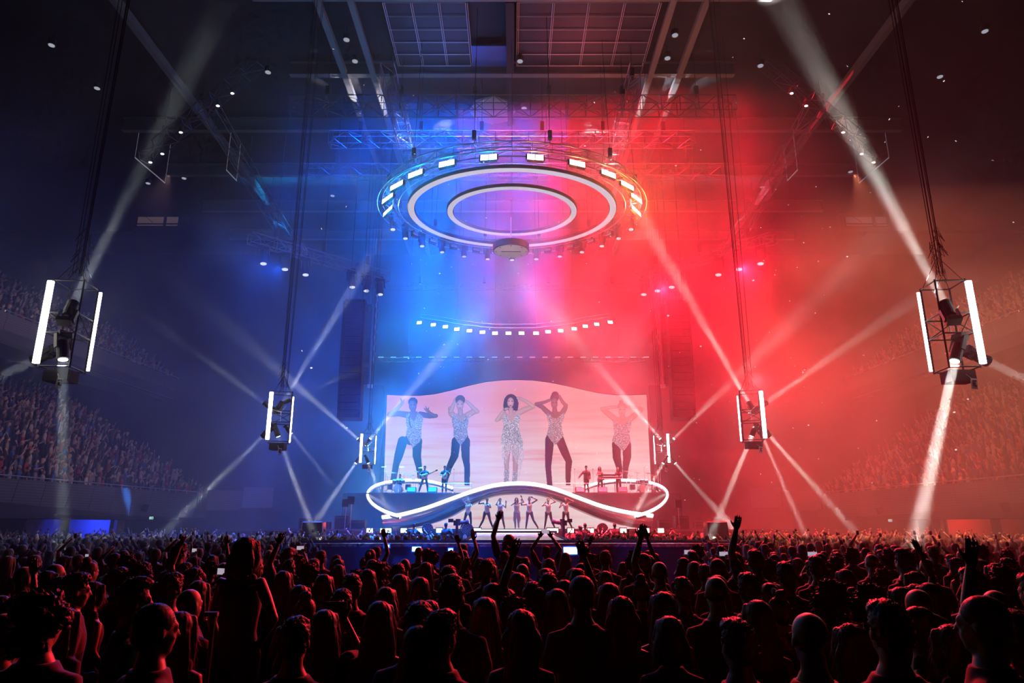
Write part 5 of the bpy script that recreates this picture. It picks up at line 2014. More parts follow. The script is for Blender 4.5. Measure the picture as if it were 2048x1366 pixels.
# hand-placed people: (px, py of head top, body, hair, height, turn, skin, hair colour, cloth, label, short name)
HP = [
    (1163, 1154, 'man', 'buzz', 1.81, 0, 0, 0, 0, 'tall man with cropped hair and dark T-shirt, large at centre right of the front crowd', 'the tall cropped-haired man'),
    (1043, 1222, 'woman_tee', 'wavy', 1.66, 0, 0, 3, 2, 'woman with shoulder-length wavy blond hair in a pale top, low in the centre foreground', 'the wavy blond woman'),
    (970, 1197, 'woman', 'long', 1.66, .1, 0, 2, 0, 'woman with long straight light-brown hair left of the wavy blond woman', 'the straight-haired woman'),
    (838, 1254, 'woman', 'long', 1.63, -.1, 0, 1, 0, 'woman with long dark hair lowest in the foreground, left of centre', 'the low dark-haired woman'),
    (882, 1226, 'man', 'short', 1.70, -.5, 1, 0, 0, 'man with short dark hair in profile beside the low dark-haired woman', 'the profile man left of centre'),
    (760, 1205, 'woman', 'long', 1.67, .05, 0, 2, 0, 'woman with long hair flaring over her shoulder, left foreground by the phone hands', 'the flaring-haired woman'),
    (838, 1210, 'man', 'short', 1.72, .05, 1, 0, 4, 'man with bushy dark hair and blue shirt behind the low dark-haired woman', 'the bushy-haired man in blue'),
    (903, 1160, 'man', 'flat', 1.80, 0, 0, 1, 0, 'tall man with thick brushed-up hair and long neck, left of centre', 'the brushed-up-haired man'),
    (1035, 1147, 'woman', 'long', 1.68, 0, 0, 2, 0, 'woman with long smooth hair in the exact middle of the crowd', 'the smooth-haired woman in the middle'),
    (986, 1168, 'woman', 'bob', 1.68, 0, 0, 2, 3, 'woman with rounded light-brown bob between the two long-haired women', 'the bobbed woman'),
    (972, 1121, 'man', 'short', 1.77, 0, 1, 0, 0, 'man with short dark hair above the bobbed woman, mid crowd', 'the short-haired man mid crowd'),
    (896, 1135, 'man', 'short', 1.75, 0, 0, 4, 3, 'grey-haired man behind the brushed-up-haired man', 'the grey-haired man'),
    (840, 1156, 'woman', 'long', 1.68, .2, 0, 3, 0, 'woman with long blond hair, turned slightly, left of the brushed-up-haired man', 'the turned blond woman'),
    (1243, 1195, 'woman', 'wavy', 1.68, 0, 0, 2, 0, 'woman with long wavy auburn hair right of the tall cropped-haired man', 'the wavy auburn woman'),
    (1218, 1168, 'woman', 'long', 1.70, -.1, 0, 2, 2, 'woman with long hair in a pale top just behind the wavy auburn woman', 'the long-haired woman in pale top'),
    (1326, 1186, 'woman', 'long_clip', 1.70, 0, 0, 1, 0, 'woman with very long clipped-back dark hair at the right of the foreground group', 'the clipped-hair woman'),
    (1096, 1150, 'man', 'short', 1.74, 0, 1, 0, 0, 'man with dark neat hair left behind the tall cropped-haired man', 'the neat-haired man'),
    (1286, 1108, 'man', 'buzz', 1.83, 0, 0, 0, 0, 'very tall man with cropped hair rising above the mid crowd, right of centre', 'the very tall man'),
    (1174, 1111, 'man', 'curly', 1.76, 0, 0, 1, 3, 'man with short curly hair in a grey shirt behind the tall cropped-haired man', 'the curly-haired man in grey'),
    (1114, 1180, 'woman', 'long', 1.66, .15, 0, 2, 2, 'woman with very long blond-brown hair in front of the tall cropped-haired man\'s left side', 'the woman by the tall man'),
    (1076, 1190, 'woman_tee', 'bun', 1.60, .2, 0, 1, 0, 'short woman with a bun in the centre, between the blond and the tall man', 'the woman with a bun'),
    (1022, 1200, 'man', 'curly', 1.60, .3, 0, 0, 0, 'short person with dark curls just behind the wavy blond woman', 'the dark-curled person'),
    (795, 1130, 'man', 'short', 1.74, .1, 1, 0, 0, 'man with short black hair in the left middle of the crowd', 'the black-haired man left middle'),
    (735, 1140, 'woman', 'bob', 1.68, .1, 0, 1, 0, 'woman with a dark bob in the left middle of the crowd', 'the dark-bobbed woman'),
    (704, 1152, 'man', 'short', 1.72, .4, 0, 4, 2, 'older man with silver hair and pale shirt turned sideways, left middle', 'the silver-haired man'),
    (772, 1176, 'woman', 'bob', 1.64, 0, 0, 3, 0, 'woman with round blond hair behind the flaring-haired woman', 'the round blond head'),
    (800, 1150, 'woman', 'long', 1.68, 0, 0, 1, 1, 'woman with long brown hair between the silver-haired man and the turned blond woman', 'the brown-haired woman'),
    (1149, 1138, 'woman', 'long', 1.7, 0, 0, 1, 0, 'woman with straight dark hair peeking beside the tall cropped-haired man', 'the woman peeking'),
    # left side
    (270, 1165, 'man', 'flat', 1.79, -.9, 0, 1, 2, 'man in a pale round-necked shirt looking right in profile, left foreground', 'the profile man in a pale shirt'),
    (315, 1210, 'man', 'buzz', 1.77, -.7, 1, 0, 1, 'man in a navy shirt looking right, lower left foreground', 'the navy-shirted man'),
    (93, 1196, 'man', 'curly', 1.80, 0, 1, 0, 1, 'man with big curly hair and navy shirt, far lower left', 'the big-curled man'),
    (362, 1226, 'woman', 'long', 1.64, -.1, 0, 2, 0, 'woman with a smooth long ponytail-like fall of hair right of the navy-shirted man', 'the smooth-haired woman at left'),
    (380, 1178, 'man', 'bald', 1.70, -.4, 0, 0, 3, 'bald man with a shiny head beside the profile man in a pale shirt', 'the shiny bald man'),
    (14, 1226, 'man', 'bald', 1.70, -.8, 0, 0, 0, 'balding man in profile at the bottom left corner', 'the balding man in the corner'),
    (42, 1196, 'man', 'short', 1.73, -.9, 1, 0, 0, 'man with short black hair looking right at the left edge', 'the left-edge man'),
    (52, 1133, 'man', 'bald', 1.77, -.5, 0, 0, 0, 'bald man with a blue glint on his head at the far left', 'the blue-glint bald man'),
    (98, 1143, 'woman', 'bob', 1.68, -.4, 0, 1, 0, 'woman with round brown hair beside the blue-glint bald man', 'the round brown head'),
    (152, 1150, 'man', 'short', 1.78, -.8, 1, 0, 0, 'man with short black hair and sharp profile, left of the pale-shirted man', 'the sharp-profile man'),
    (112, 1128, 'man', 'bald', 1.74, -.8, 0, 0, 0, 'balding man in profile behind the round brown head', 'the second balding man'),
    (181, 1125, 'man', 'bun', 1.72, -.4, 0, 3, 3, 'person with frizzy blond topknot catching the white light, left crowd', 'the blond topknot'),
    (190, 1165, 'woman', 'bob', 1.64, -.5, 0, 1, 0, 'woman with bobbed hair between the sharp-profile man and the pale-shirted man', 'the bobbed woman at left'),
    (238, 1138, 'phone_up', 'short', 1.70, -.2, 0, 1, 0, 'person holding a camera up in front of the face, left crowd', 'the camera holder'),
    (360, 1088, 'man', 'short', 1.90, -.3, 1, 0, 0, 'tall dark-haired man rising over the left mid crowd', 'the tall man at left'),
    (285, 1133, 'man', 'curly', 1.72, -.2, 0, 1, 0, 'person with tousled light-rimmed curls in the left mid crowd', 'the tousled curls'),
    (384, 1140, 'man', 'short', 1.72, -.7, 1, 1, 0, 'man with short wavy hair in profile, middle left', 'the wavy-haired profile'),
    (398, 1163, 'woman', 'long', 1.66, -.1, 0, 3, 0, 'woman with long light hair rimmed red, behind the shiny bald man', 'the light-haired woman at left'),
    (318, 1166, 'woman', 'bob', 1.66, -.8, 0, 1, 0, 'woman with chin-length hair in profile right of the pale-shirted man', 'the chin-length profile'),
    (448, 1125, 'man', 'bald', 1.72, 0, 0, 0, 0, 'man with a close-shaved round head left of the standing woman', 'the round shaved head'),
    (575, 1100, 'man', 'flat', 1.80, -.3, 0, 1, 3, 'man in a grey shirt right behind the standing woman', 'the grey-shirted man'),
    (600, 1172, 'woman', 'long', 1.64, 0, 0, 1, 0, 'woman with long dark hair in front of the standing woman\'s hand', 'the long-haired woman by the hand'),
    (592, 1240, 'man', 'short', 1.66, 0, 1, 0, 0, 'dark silhouetted person with short hair under the standing woman\'s elbow', 'the silhouette under the elbow'),
    (648, 1150, 'woman', 'bob', 1.68, 0, 0, 1, 0, 'woman with dark bob right of the standing woman\'s elbow', 'the bob by the elbow'),
    (650, 1222, 'phone_up', 'long', 1.62, .1, 0, 1, 0, 'woman lifting a phone in front of her face, lower left of centre', 'the phone-lifting woman'),
    (612, 1198, 'woman', 'bun', 1.6, .2, 0, 3, 3, 'short blond woman with pinned-up hair left of the phone-lifting woman', 'the pinned-up blond woman'),
    (683, 1183, 'man', 'short', 1.68, .1, 1, 0, 0, 'man with short dark hair behind the phone-lifting woman', 'the man behind the phone'),
    # right side
    (1616, 1225, 'man', 'bald', 1.76, 0, 0, 0, 3, 'bald man with a blue spot of light on his head, right foreground', 'the blue-spot bald man'),
    (1473, 1244, 'man', 'short', 1.68, .3, 0, 1, 0, 'person with tousled short hair low in the foreground, right of centre', 'the tousled person'),
    (1515, 1203, 'woman', 'long', 1.68, .1, 0, 3, 0, 'woman with straight light hair left of the blue-spot bald man', 'the light-haired woman at right'),
    (1431, 1153, 'man', 'bald', 1.79, 0, 0, 0, 1, 'man with a smooth shaved head and navy shirt, right of centre', 'the smooth shaved man'),
    (1496, 1150, 'man', 'short', 1.77, 0, 0, 0, 2, 'man with short hair in a pale shirt, right of the smooth shaved man', 'the pale-shirted man at right'),
    (1510, 1103, 'arm_up_l', 'short', 1.86, .1, 1, 0, 0, 'very tall dark-haired man above the pale-shirted man at right', 'the towering dark man'),
    (1471, 1108, 'man', 'short', 1.80, .1, 0, 1, 3, 'man with a backwards cap left of the towering dark man', 'the capped man'),
    (1655, 1170, 'woman', 'curly', 1.74, 0, 0, 2, 0, 'woman with a long mane of rimmed curls above the blue-spot bald man', 'the curly mane'),
    (1732, 1178, 'woman', 'curly', 1.72, 0, 0, 1, 0, 'woman with tight curls right of the curly mane', 'the tight curls'),
    (1772, 1208, 'man', 'short', 1.80, 0, 1, 0, 0, 'broad man with thick dark hair in the right foreground', 'the broad dark-haired man'),
    (1834, 1178, 'man', 'bald', 1.75, 0, 0, 0, 0, 'large bald man behind the broad dark-haired man', 'the large bald man'),
    (1832, 1216, 'woman', 'pony', 1.68, .7, 0, 2, 0, 'woman with a curly fringe and ponytail turned left, right foreground', 'the curly fringe woman'),
    (1959, 1195, 'man', 'buzz', 1.82, .7, 0, 1, 0, 'large man with a quiff in profile looking left, lower right', 'the quiffed man'),
    (1900, 1252, 'woman', 'bob', 1.64, .3, 0, 1, 1, 'woman with bobbed hair low in the right foreground, in a navy top', 'the low bobbed woman'),
    (1941, 1139, 'man', 'short', 1.80, 0, 1, 0, 4, 'man in a light blue shirt right of the large bald man', 'the light-blue-shirted man'),
    (1806, 1103, 'man', 'flat', 1.86, .2, 0, 1, 0, 'tall man with brushed-up hair in the upper right crowd', 'the tall brushed-up man at right'),
    (1990, 1128, 'woman', 'long', 1.76, 0, 0, 2, 0, 'woman with long hair at the right edge behind the quiffed man', 'the right-edge woman'),
    (1800, 1176, 'woman', 'bob', 1.66, 0, 0, 1, 0, 'woman with a smooth bob between the tight curls and the large bald man', 'the smooth bob'),
    (1857, 1168, 'woman', 'long', 1.70, 0, 0, 1, 0, 'woman with long dark hair right above the large bald man', 'the dark-haired woman at right'),
    (1570, 1128, 'man', 'short', 1.78, 0, 1, 0, 1, 'man in a navy shirt right of the towering dark man', 'the navy-shirted man at right'),
    (1632, 1115, 'man', 'short', 1.80, 0, 1, 0, 0, 'man with thick dark hair and strong neck above the curly mane', 'the strong-necked man'),
    (1742, 1108, 'man', 'bald', 1.78, .1, 0, 0, 0, 'bald man whose head glows red in the right mid crowd', 'the glowing bald man'),
    (1640, 1108, 'phone_up', 'long', 1.72, 0, 0, 1, 0, 'woman filming with a lit phone, upper right crowd', 'the filming woman'),
    (1385, 1104, 'phone_up', 'short', 1.74, 0, 0, 0, 0, 'person lifting a bright phone over the head right of centre', 'the bright phone lifter'),
    (1556, 1196, 'woman', 'bun', 1.62, .2, 0, 1, 0, 'woman with pinned-up hair behind the light-haired woman at right', 'the pinned-hair woman'),
    (1700, 1250, 'woman', 'wavy', 1.62, 0, 0, 2, 0, 'woman with wavy hair falling forward between the two men lower right', 'the forward-wavy woman'),
    (2030, 1228, 'arm_up_l', 'short', 1.72, .2, 1, 0, 0, 'person with an arm crooked up at the right picture edge', 'the crooked-arm person'),
    (1538, 1168, 'woman', 'pony', 1.66, 0, 0, 1, 0, 'woman with dark ponytail just behind the light-haired woman at right', 'the dark ponytail'),
    (1690, 1140, 'woman', 'long', 1.7, 0, 0, 1, 0, 'woman with long rimmed hair above the tight curls', 'the rimmed long hair'),
    # raised arms in the middle
    (1064, 1168, 'arm_up_l', 'short', 1.68, 0, 0, 1, 0, 'person with one straight bare arm up in the middle of the crowd', 'the straight-arm person'),
    (1128, 1162, 'arm_up_r', 'bob', 1.70, .1, 0, 1, 0, 'person with a wristwatch arm raised to the left, behind the tall cropped-haired man', 'the wristwatch arm'),
    (928, 1090, 'arm_up_r', 'short', 1.74, 0, 1, 0, 0, 'person raising a pointing hand in front of the left stage lights', 'the pointing hand'),
    (893, 1110, 'arm_up_r', 'long', 1.68, .1, 0, 1, 0, 'person making a V sign left of the runway', 'the V-sign hand'),
    (1092, 1094, 'arms_up', 'short', 1.75, 0, 0, 1, 0, 'person with both arms up filming, right of the runway', 'the two-armed filmer'),
    (1018, 1070, 'arm_up_l', 'long', 1.98, 0, 0, 0, 4, 'tall woman with one arm up, dark against the silver runway', 'the silhouetted woman at the runway'),
    (370, 1128, 'arm_up_l', 'short', 1.66, -.3, 0, 1, 0, 'person with a thin raised arm at the left of the mid crowd', 'the thin-arm person'),
]
placed = []
ANCH = []
for (px_, py_, kind, hair, h, face, sk, hcx, cl, lab, short) in HP:
    x, y = place(px_, py_, h)
    t = make_person(kind, hair, x, y, h, face, sk, hcx, cl, lab[0].upper() + lab[1:] if False else lab, 'people in the floor crowd', cap=3 if 'capped' in short else None)
    placed.append((x, y, .5))
    ANCH.append((px_, py_, short))
    if kind == 'phone_up' or short in ('the two-armed filmer',):
        hold_phone(t, kind, 'phone held up by ' + short + ' in the crowd', short not in ('the phone-lifting woman', 'the camera holder'))
# the woman who stands above the others
x, y = place(493, 1076, 2.058)
hh = 1.68
cr_t = thing('flight_case', 'black flight case the raised woman at left stands on', 'case', (x, y, 0))
MB().box((0, 0, (2.058 - hh) / 2), (.6, .5, 2.058 - hh)).build('body', DARK, cr_t)
MB().box((0, -.25, .39), (.62, .03, .04)).box((0, -.25, .03), (.62, .03, .04)).build('metal_edging', GREY, cr_t)
make_person('akimbo', 'bob', x, y, hh, -.25, 1, 0, 6, 'silhouetted woman standing head and shoulders above the left crowd, hand on hip', 'people in the floor crowd', z=2.058 - hh)
placed.append((x, y, .5))
ANCH.append((493, 1076, 'the standing silhouetted woman'))
# pole in front of her
p = at(428, 1228, 3.6)
pole = thing('barrier_pole', 'slim upright pole with a short top bar in front of the standing woman at left', 'pole', (p.x, p.y, 0))
MB().tube([(0, 0, 0), (0, 0, p.z)], .012, 8).build('pole', PALE, pole)
MB().bar((-.045, 0, p.z), (.02, 0, p.z), .012, 6).build('top_bar', PALE, pole)

# fill the rest of the nearer floor, up to three hundred people in all
kinds_m = ['man', 'man_long', 'man']
cand = []
r2 = random.Random(5)
fill = []
Yc = 3.2
tries = 0
while tries < 60000 and len(fill) < 60000:
    tries += 1
    y = 3.1 + 12.5 * math.sqrt(r2.random() * .999)
    x = r2.uniform(-.80, .80) * (y + .4)
    ok = not (abs(x) < 5.2 and 13.4 < y < 21.6)
    for q in placed + fill if ok else ():
        if (q[0] - x) ** 2 + (q[1] - y) ** 2 < (.50 + .012 * y) ** 2:
            ok = False
            break
    if not ok:
        continue
    fill.append((x, y, 0))
# keep the sight line to the stage open in the near middle, as in the photograph
fill.sort(key=lambda q: q[1])
N_IND = 300
fill = [q for q in fill if q[1] > 4.1 or abs(q[0]) > 2.2][:N_IND - len(placed) - 14]
LASTY = max(q[1] for q in fill)
HN = {'short': 'short-haired', 'flat': 'brushed-up-haired', 'buzz': 'crop-haired', 'bald': 'bald', 'long': 'long-haired', 'wavy': 'wavy-haired', 'bob': 'bob-haired', 'curly': 'curly-haired', 'pony': 'ponytailed',
      'bun': 'bun-haired', 'long_clip': 'very long-haired'}
CN = ['black', 'brown', 'light-brown', 'blond', 'grey']
SHN = ['black', 'navy', 'white', 'grey', 'blue', 'dark red', 'green']
used_labels = {}
wl = [r2.random() for _ in range(600)]
for i, (x, y, _) in enumerate(fill):
    a = wl[i]
    hc_ = r2.choice([0, 0, 1, 1, 1, 2, 2, 3, 3, 4] if a > .1 else [4])
    female = r2.random() < .52
    up = r2.random()
    if y > 5.5 and up < .12:
        kind = r2.choice(['arm_up_l', 'arm_up_r', 'arm_up_r', 'phone_up', 'arm_up_l'])
    else:
        kind = r2.choice(['woman', 'woman_tee']) if female else r2.choice(kinds_m)
    hair = r2.choice(['long', 'long', 'wavy', 'bob', 'pony', 'bun', 'curly', 'long_clip']) if female or kind in ('phone_up', 'arm_up_r') else r2.choice(['short', 'short', 'flat', 'buzz', 'curly', 'bald', 'short'])
    h = r2.uniform(1.56, 1.70) if female else r2.uniform(1.66, 1.80)
    if y < 4.6:
        h = min(h, 1.64)
    cl = r2.choice([0, 0, 0, 1, 2, 3, 3, 4, 5])
    face = r2.uniform(-.25, .25) + (-.35 * r2.random() if x < -.35 * y else 0) + (.35 * r2.random() if x > .35 * y else 0)
    hx, hy = px_of((x, y, h))
    best = sorted(ANCH, key=lambda q: (q[0] - hx) ** 2 + ((q[1] - hy) * 1.6) ** 2)[0]
    dx, dy = hx - best[0], hy - best[1]
    dist = math.hypot(dx, dy)
    w = ('above ' if dy < 0 else 'below ') if abs(dy) > abs(dx) * .6 else ('left of ' if dx < 0 else 'right of ')
    act = {'arm_up_l': ' with one arm up', 'arm_up_r': ' with one arm up', 'arms_up': ' with both arms up', 'phone_up': ' lifting a phone'}.get(kind, '')
    far_ = 'just ' if dist < 45 else '' if dist < 110 else 'farther '
    who = ('bald' if hair == 'bald' else HN[hair].replace('haired', CN[hc_] + '-haired').replace('short-', 'short ').replace('--', '-') if 'haired' in HN[hair] else CN[hc_] + ' ' + HN[hair])
    who = 'bald' if hair == 'bald' else '%s %s' % (CN[hc_], {'short': 'short', 'flat': 'brushed-up', 'buzz': 'cropped', 'long': 'long straight', 'wavy': 'wavy', 'bob': 'bobbed', 'curly': 'curly', 'pony': 'ponytailed', 'bun': 'pinned-up', 'long_clip': 'very long'}[hair])
    base_l = ('%s person' % who if hair == 'bald' else 'person with %s hair' % who) + act + ', %s%s%s' % (far_, w, best[2])
    k = used_labels.get(base_l, 0)
    used_labels[base_l] = k + 1
    if k:
        base_l = base_l.replace(', ', ' in %s, ' % SHN[cl], 1)
    while len(base_l.replace('-', ' ').split()) > 16 and ' hair' in base_l:
        base_l = base_l.replace('person with ', '', 1).replace(' hair', '-haired person', 1)
        break
    base_l = base_l.replace(' with one arm up', ', one arm up').replace(' with both arms up', ', arms up') if len(base_l.split()) > 15 else base_l
    t = make_person(kind, hair, x, y, h, face, r2.choice([0, 0, 0, 1, 1, 2]), hc_, cl, base_l, 'people in the floor crowd')
    if kind == 'phone_up' or (kind == 'arms_up' and r2.random() < .5):
        hold_phone(t, kind, 'phone held up by the person %s%s%s' % (far_, w, best[2]))

# ------------------------------------------------------------------ dancers and singer on the stage
SQP = (SEQ, SKINS)


def performer(name, label, k, skin, hair, hc_, x, y, z, h, clothes='leotard', female=True, rz=0.0, group=None, mats=None, vox=.013):
    ms = person_meshes(k, female, vox, clothes, .4, True)
    t = thing(name, label, 'person', (x, y, z), rz, group)
    s = h / 1.755
    t.scale = (s, s, s)
    M = {'body': SKINS[skin], 'leotard': SEQ, 'tights': CLOTH[0], 'dress': SEQ, 'dress_fringe': SEQ, 'boots': SEQ, 'shirt': CLOTH[0], 'trousers': TROU, 'shoes': SHOE}
    M.update(mats or {})
    for pn, me in ms.items():
        me.materials.clear()
        me.materials.append(M[pn])
        add(pn, me, t)
    if hair:
        hm = hair_mesh(hair, k['yaw'], 3, .012, k['tilt'], 1, 0)
        hm.materials.append(HAIRS[hc_])
        add('hair', hm, t)
    return t


# feet px (left, right), tuned per figure; Y = 42.  all face the hall
def at_stage(px_, Y=42.0):
    return at(px_, 1058, Y).x


WIDE = dict(kl=(.2, -.02, .5), kr=(-.2, -.02, .5), al=(.33, .02, .09), ar=(-.33, .02, .09))
DAN = [
    (936, 2, 3, 'bun', 1.78, dict(kl=(.16, -.02, .5), al=(.17, 0, .09), kr=(-.22, -.03, .5), ar=(-.42, 0, .09), er=(-.36, 0, 1.66), wr=(-.13, -.04, 1.77), el=(.17, -.14, 1.27), wl=(.10, -.16, 1.50), sr=(-.175, .01, 1.46), tilt=-.05), 0, 'first dancer from the left, one arm curled over the head, blue light on the side'),
    (973, 2, 0, 'buzz', 1.80, dict(kl=(.2, -.03, .5), al=(.36, 0, .09), kr=(-.2, -.03, .5), ar=(-.42, 0, .09), er=(-.47, 0, 1.42), wr=(-.36, -.05, 1.66), sr=(-.2, .01, 1.46), el=(.24, -.02, 1.2), wl=(.1, -.18, 1.28), tilt=.05), 2, 'second dancer from the left, arm bent up and out to the side'),
    (1000, 2, 0, 'buzz', 1.79, dict(kl=(.17, -.03, .5), al=(.26, 0, .09), kr=(-.2, -.03, .5), ar=(-.42, 0, .09), er=(-.24, -.14, 1.38), wr=(-.1, -.12, 1.60), el=(.33, -.06, 1.2), wl=(.34, -.1, 1.46)), 1, 'third dancer from the left, hand to the face, other hand up'),
    (1059, 2, 0, 'bun', 1.82, dict(kl=(.22, -.03, .5), al=(.48, 0, .09), kr=(-.14, -.03, .5), ar=(-.2, 0, .09), er=(-.46, 0, 1.34), wr=(-.44, -.05, 1.58), el=(.46, 0, 1.62), wl=(.2, -.03, 1.74), sl=(.18, .01, 1.46)), 2, 'dancer right of the singer, topknot and elbow raised high'),
    (1097, 2, 3, 'bun', 1.79, dict(kl=(.18, -.03, .5), al=(.36, 0, .09), kr=(-.15, -.03, .5), ar=(-.22, 0, .09), er=(-.36, -.08, 1.30), wr=(-.2, -.2, 1.45), el=(.44, 0, 1.54), wl=(.2, -.06, 1.74), sl=(.18, .01, 1.46)), 0, 'fifth dancer from the left, hand behind the head, blue light on the chest'),
    (1132, 2, 3, 'pony', 1.80, dict(kl=(.16, -.03, .5), al=(.34, 0, .09), kr=(-.16, -.03, .5), ar=(-.26, 0, .09), er=(-.36, -.08, 1.20), wr=(-.28, -.2, 1.38), el=(.46, 0, 1.56), wl=(.16, -.03, 1.68), sl=(.18, .01, 1.46), tilt=.04), 1, 'last dancer on the right, one arm folded across the brow'),
]
for px_, sk0, hc_, hair, h, kk, skn, lab in DAN:
    y = 42.0
    performer('person', lab, skel(**kk), {0: 0, 1: 1, 2: 2}[skn], hair, hc_, at_stage(px_), y, STZ, h, group='dancers on the stage', mats={'tights': mat('black_tights', (.015, .015, .02), .5, 0, .2, 10)})
performer('person', 'singer in a sparkling fringed dress at the centre of the stage, holding a microphone', skel(kl=(.1, -.02, .5), al=(.12, -.03, .09), kr=(-.08, -.02, .5), ar=(-.07, 0, .09), er=(-.3, -.1, 1.32), wr=(-.09, -.19, 1.50), el=(.42, 0, 1.5), wl=(.30, -.04, 1.76), sl=(.175, .01, 1.45), sr=(-.17, .01, 1.43), hx=.02),
          0, 'wavy', 0, at_stage(1033), 41.6, STZ, 1.80, 'gown', True)
mp = VX((at_stage(1033) - .06, 41.6 - .2, STZ + 1.56))
mc = thing('microphone', 'handheld microphone in the singer\'s raised hand', 'microphone', mp)
MB().bar((0, 0, -.16), (0, 0, -.02), .014, 8, .018).build('handle', DARK, mc)
MB().ellipsoid((0, 0, 0), (.028, .028, .032)).build('grille', GREY, mc)

# ------------------------------------------------------------------ the band
BZ = 4.22


def bandsman(px_, py_, Y, k, lab, hair, clothes='tee', female=False, cloth=0, h=1.78, z=None, hc_=0, rz=0, skn=1):
    x = at(px_, py_, Y).x
    return performer('person', lab, skel(**k), skn, hair, hc_, x, Y, BZ if z is None else z, h, clothes, female, rz, 'band members', {'shirt': CLOTH[cloth], 'trousers': CLOTH[0]}, .016)


PLAY = dict(er=(-.30, -.06, 1.16), wr=(-.1, -.24, 1.12), el=(.36, -.1, 1.22), wl=(.40, -.26, 1.26))
bp_z = {}
bandsman(849, 960, 46.6, dict(PLAY, kl=(.2, -.04, .5), al=(.24, 0, .09), kr=(-.22, -.03, .5), ar=(-.34, 0, .09)), 'bass player in dark clothes on the left band platform', 'short')
bandsman(889, 960, 46.6, dict(PLAY), 'guitarist standing at the inner edge of the left band platform', 'short')


def guitar(px_, Y, lab, bass=False, tilt=.5):
    x = at(px_, 960, Y).x
    t = thing('electric_guitar', lab, 'guitar', (x + .06, Y - .24, BZ + 1.1))
    t.rotation_euler = (0, -tilt, 0)
    g = MB().ellipsoid((0, 0, 0), (.2, .03, .15)).ellipsoid((-.1, 0, .0), (.14, .03, .18)).ellipsoid((.12, 0, .09), (.08, .025, .05))
    remesh(g, 'body', .012, 2)
    g.build('body', mat('guitar_finish', (.55, .5, .46), .25, 0, .1, 5), t, True)
    MB().box((.45 if bass else .38, -.02, .01), (.66 if bass else .5, .03, .05)).build('neck', mat('neck_wood', (.25, .12, .06), .5, 0, .2, 9), t)
    hx_ = .84 if bass else .68
    MB().box((hx_, -.02, .02), (.14, .025, .09), Matrix.Rotation(.15, 3, 'Y')).build('headstock', DARK, t)
    MB().box((0, -.035, 0), (.12, .01, .07)).build('pickup', DARK, t)
    t['group'] = 'guitars of the band'


guitar(849, 46.6, 'pale electric bass held by the bass player on the left platform', True, .42)
guitar(889, 46.6, 'pale electric guitar held by the guitarist on the left platform', False, .95)
bandsman(1173, 965, 46.6, dict(er=(-.34, -.02, 1.2), wr=(-.50, -.1, 1.0), kl=(.08, 0, .5)), 'backing singer in a black suit with one arm out, right platform', 'short', 'jacket')
bandsman(1200, 965, 46.6, dict(er=(-.25, -.08, 1.2), wr=(-.06, -.22, 1.2), hx=.03), 'backing singer with long hair and sparkling top, right platform', 'wavy', 'tank', True, 3, 1.74)
bandsman(1237, 965, 47.2, dict(er=(-.25, -.16, 1.2), wr=(-.14, -.36, 1.12), el=(.25, -.16, 1.2), wl=(.12, -.36, 1.12)), 'keyboard player with long hair behind a stand on the right platform', 'long', 'tee', True, 0, 1.74)
# drummers sit: legs bent forward
SIT = dict(hl=(.1, 0, .5), hr=(-.1, 0, .5))
sd = dict(er=(-.33, -.1, 1.2), wr=(-.2, -.36, 1.12), el=(.33, -.1, 1.2), wl=(.2, -.36, 1.2), kl=(.2, -.42, .88), al=(.2, -.40, .48), kr=(-.2, -.42, .88), ar=(-.2, -.40, .48))


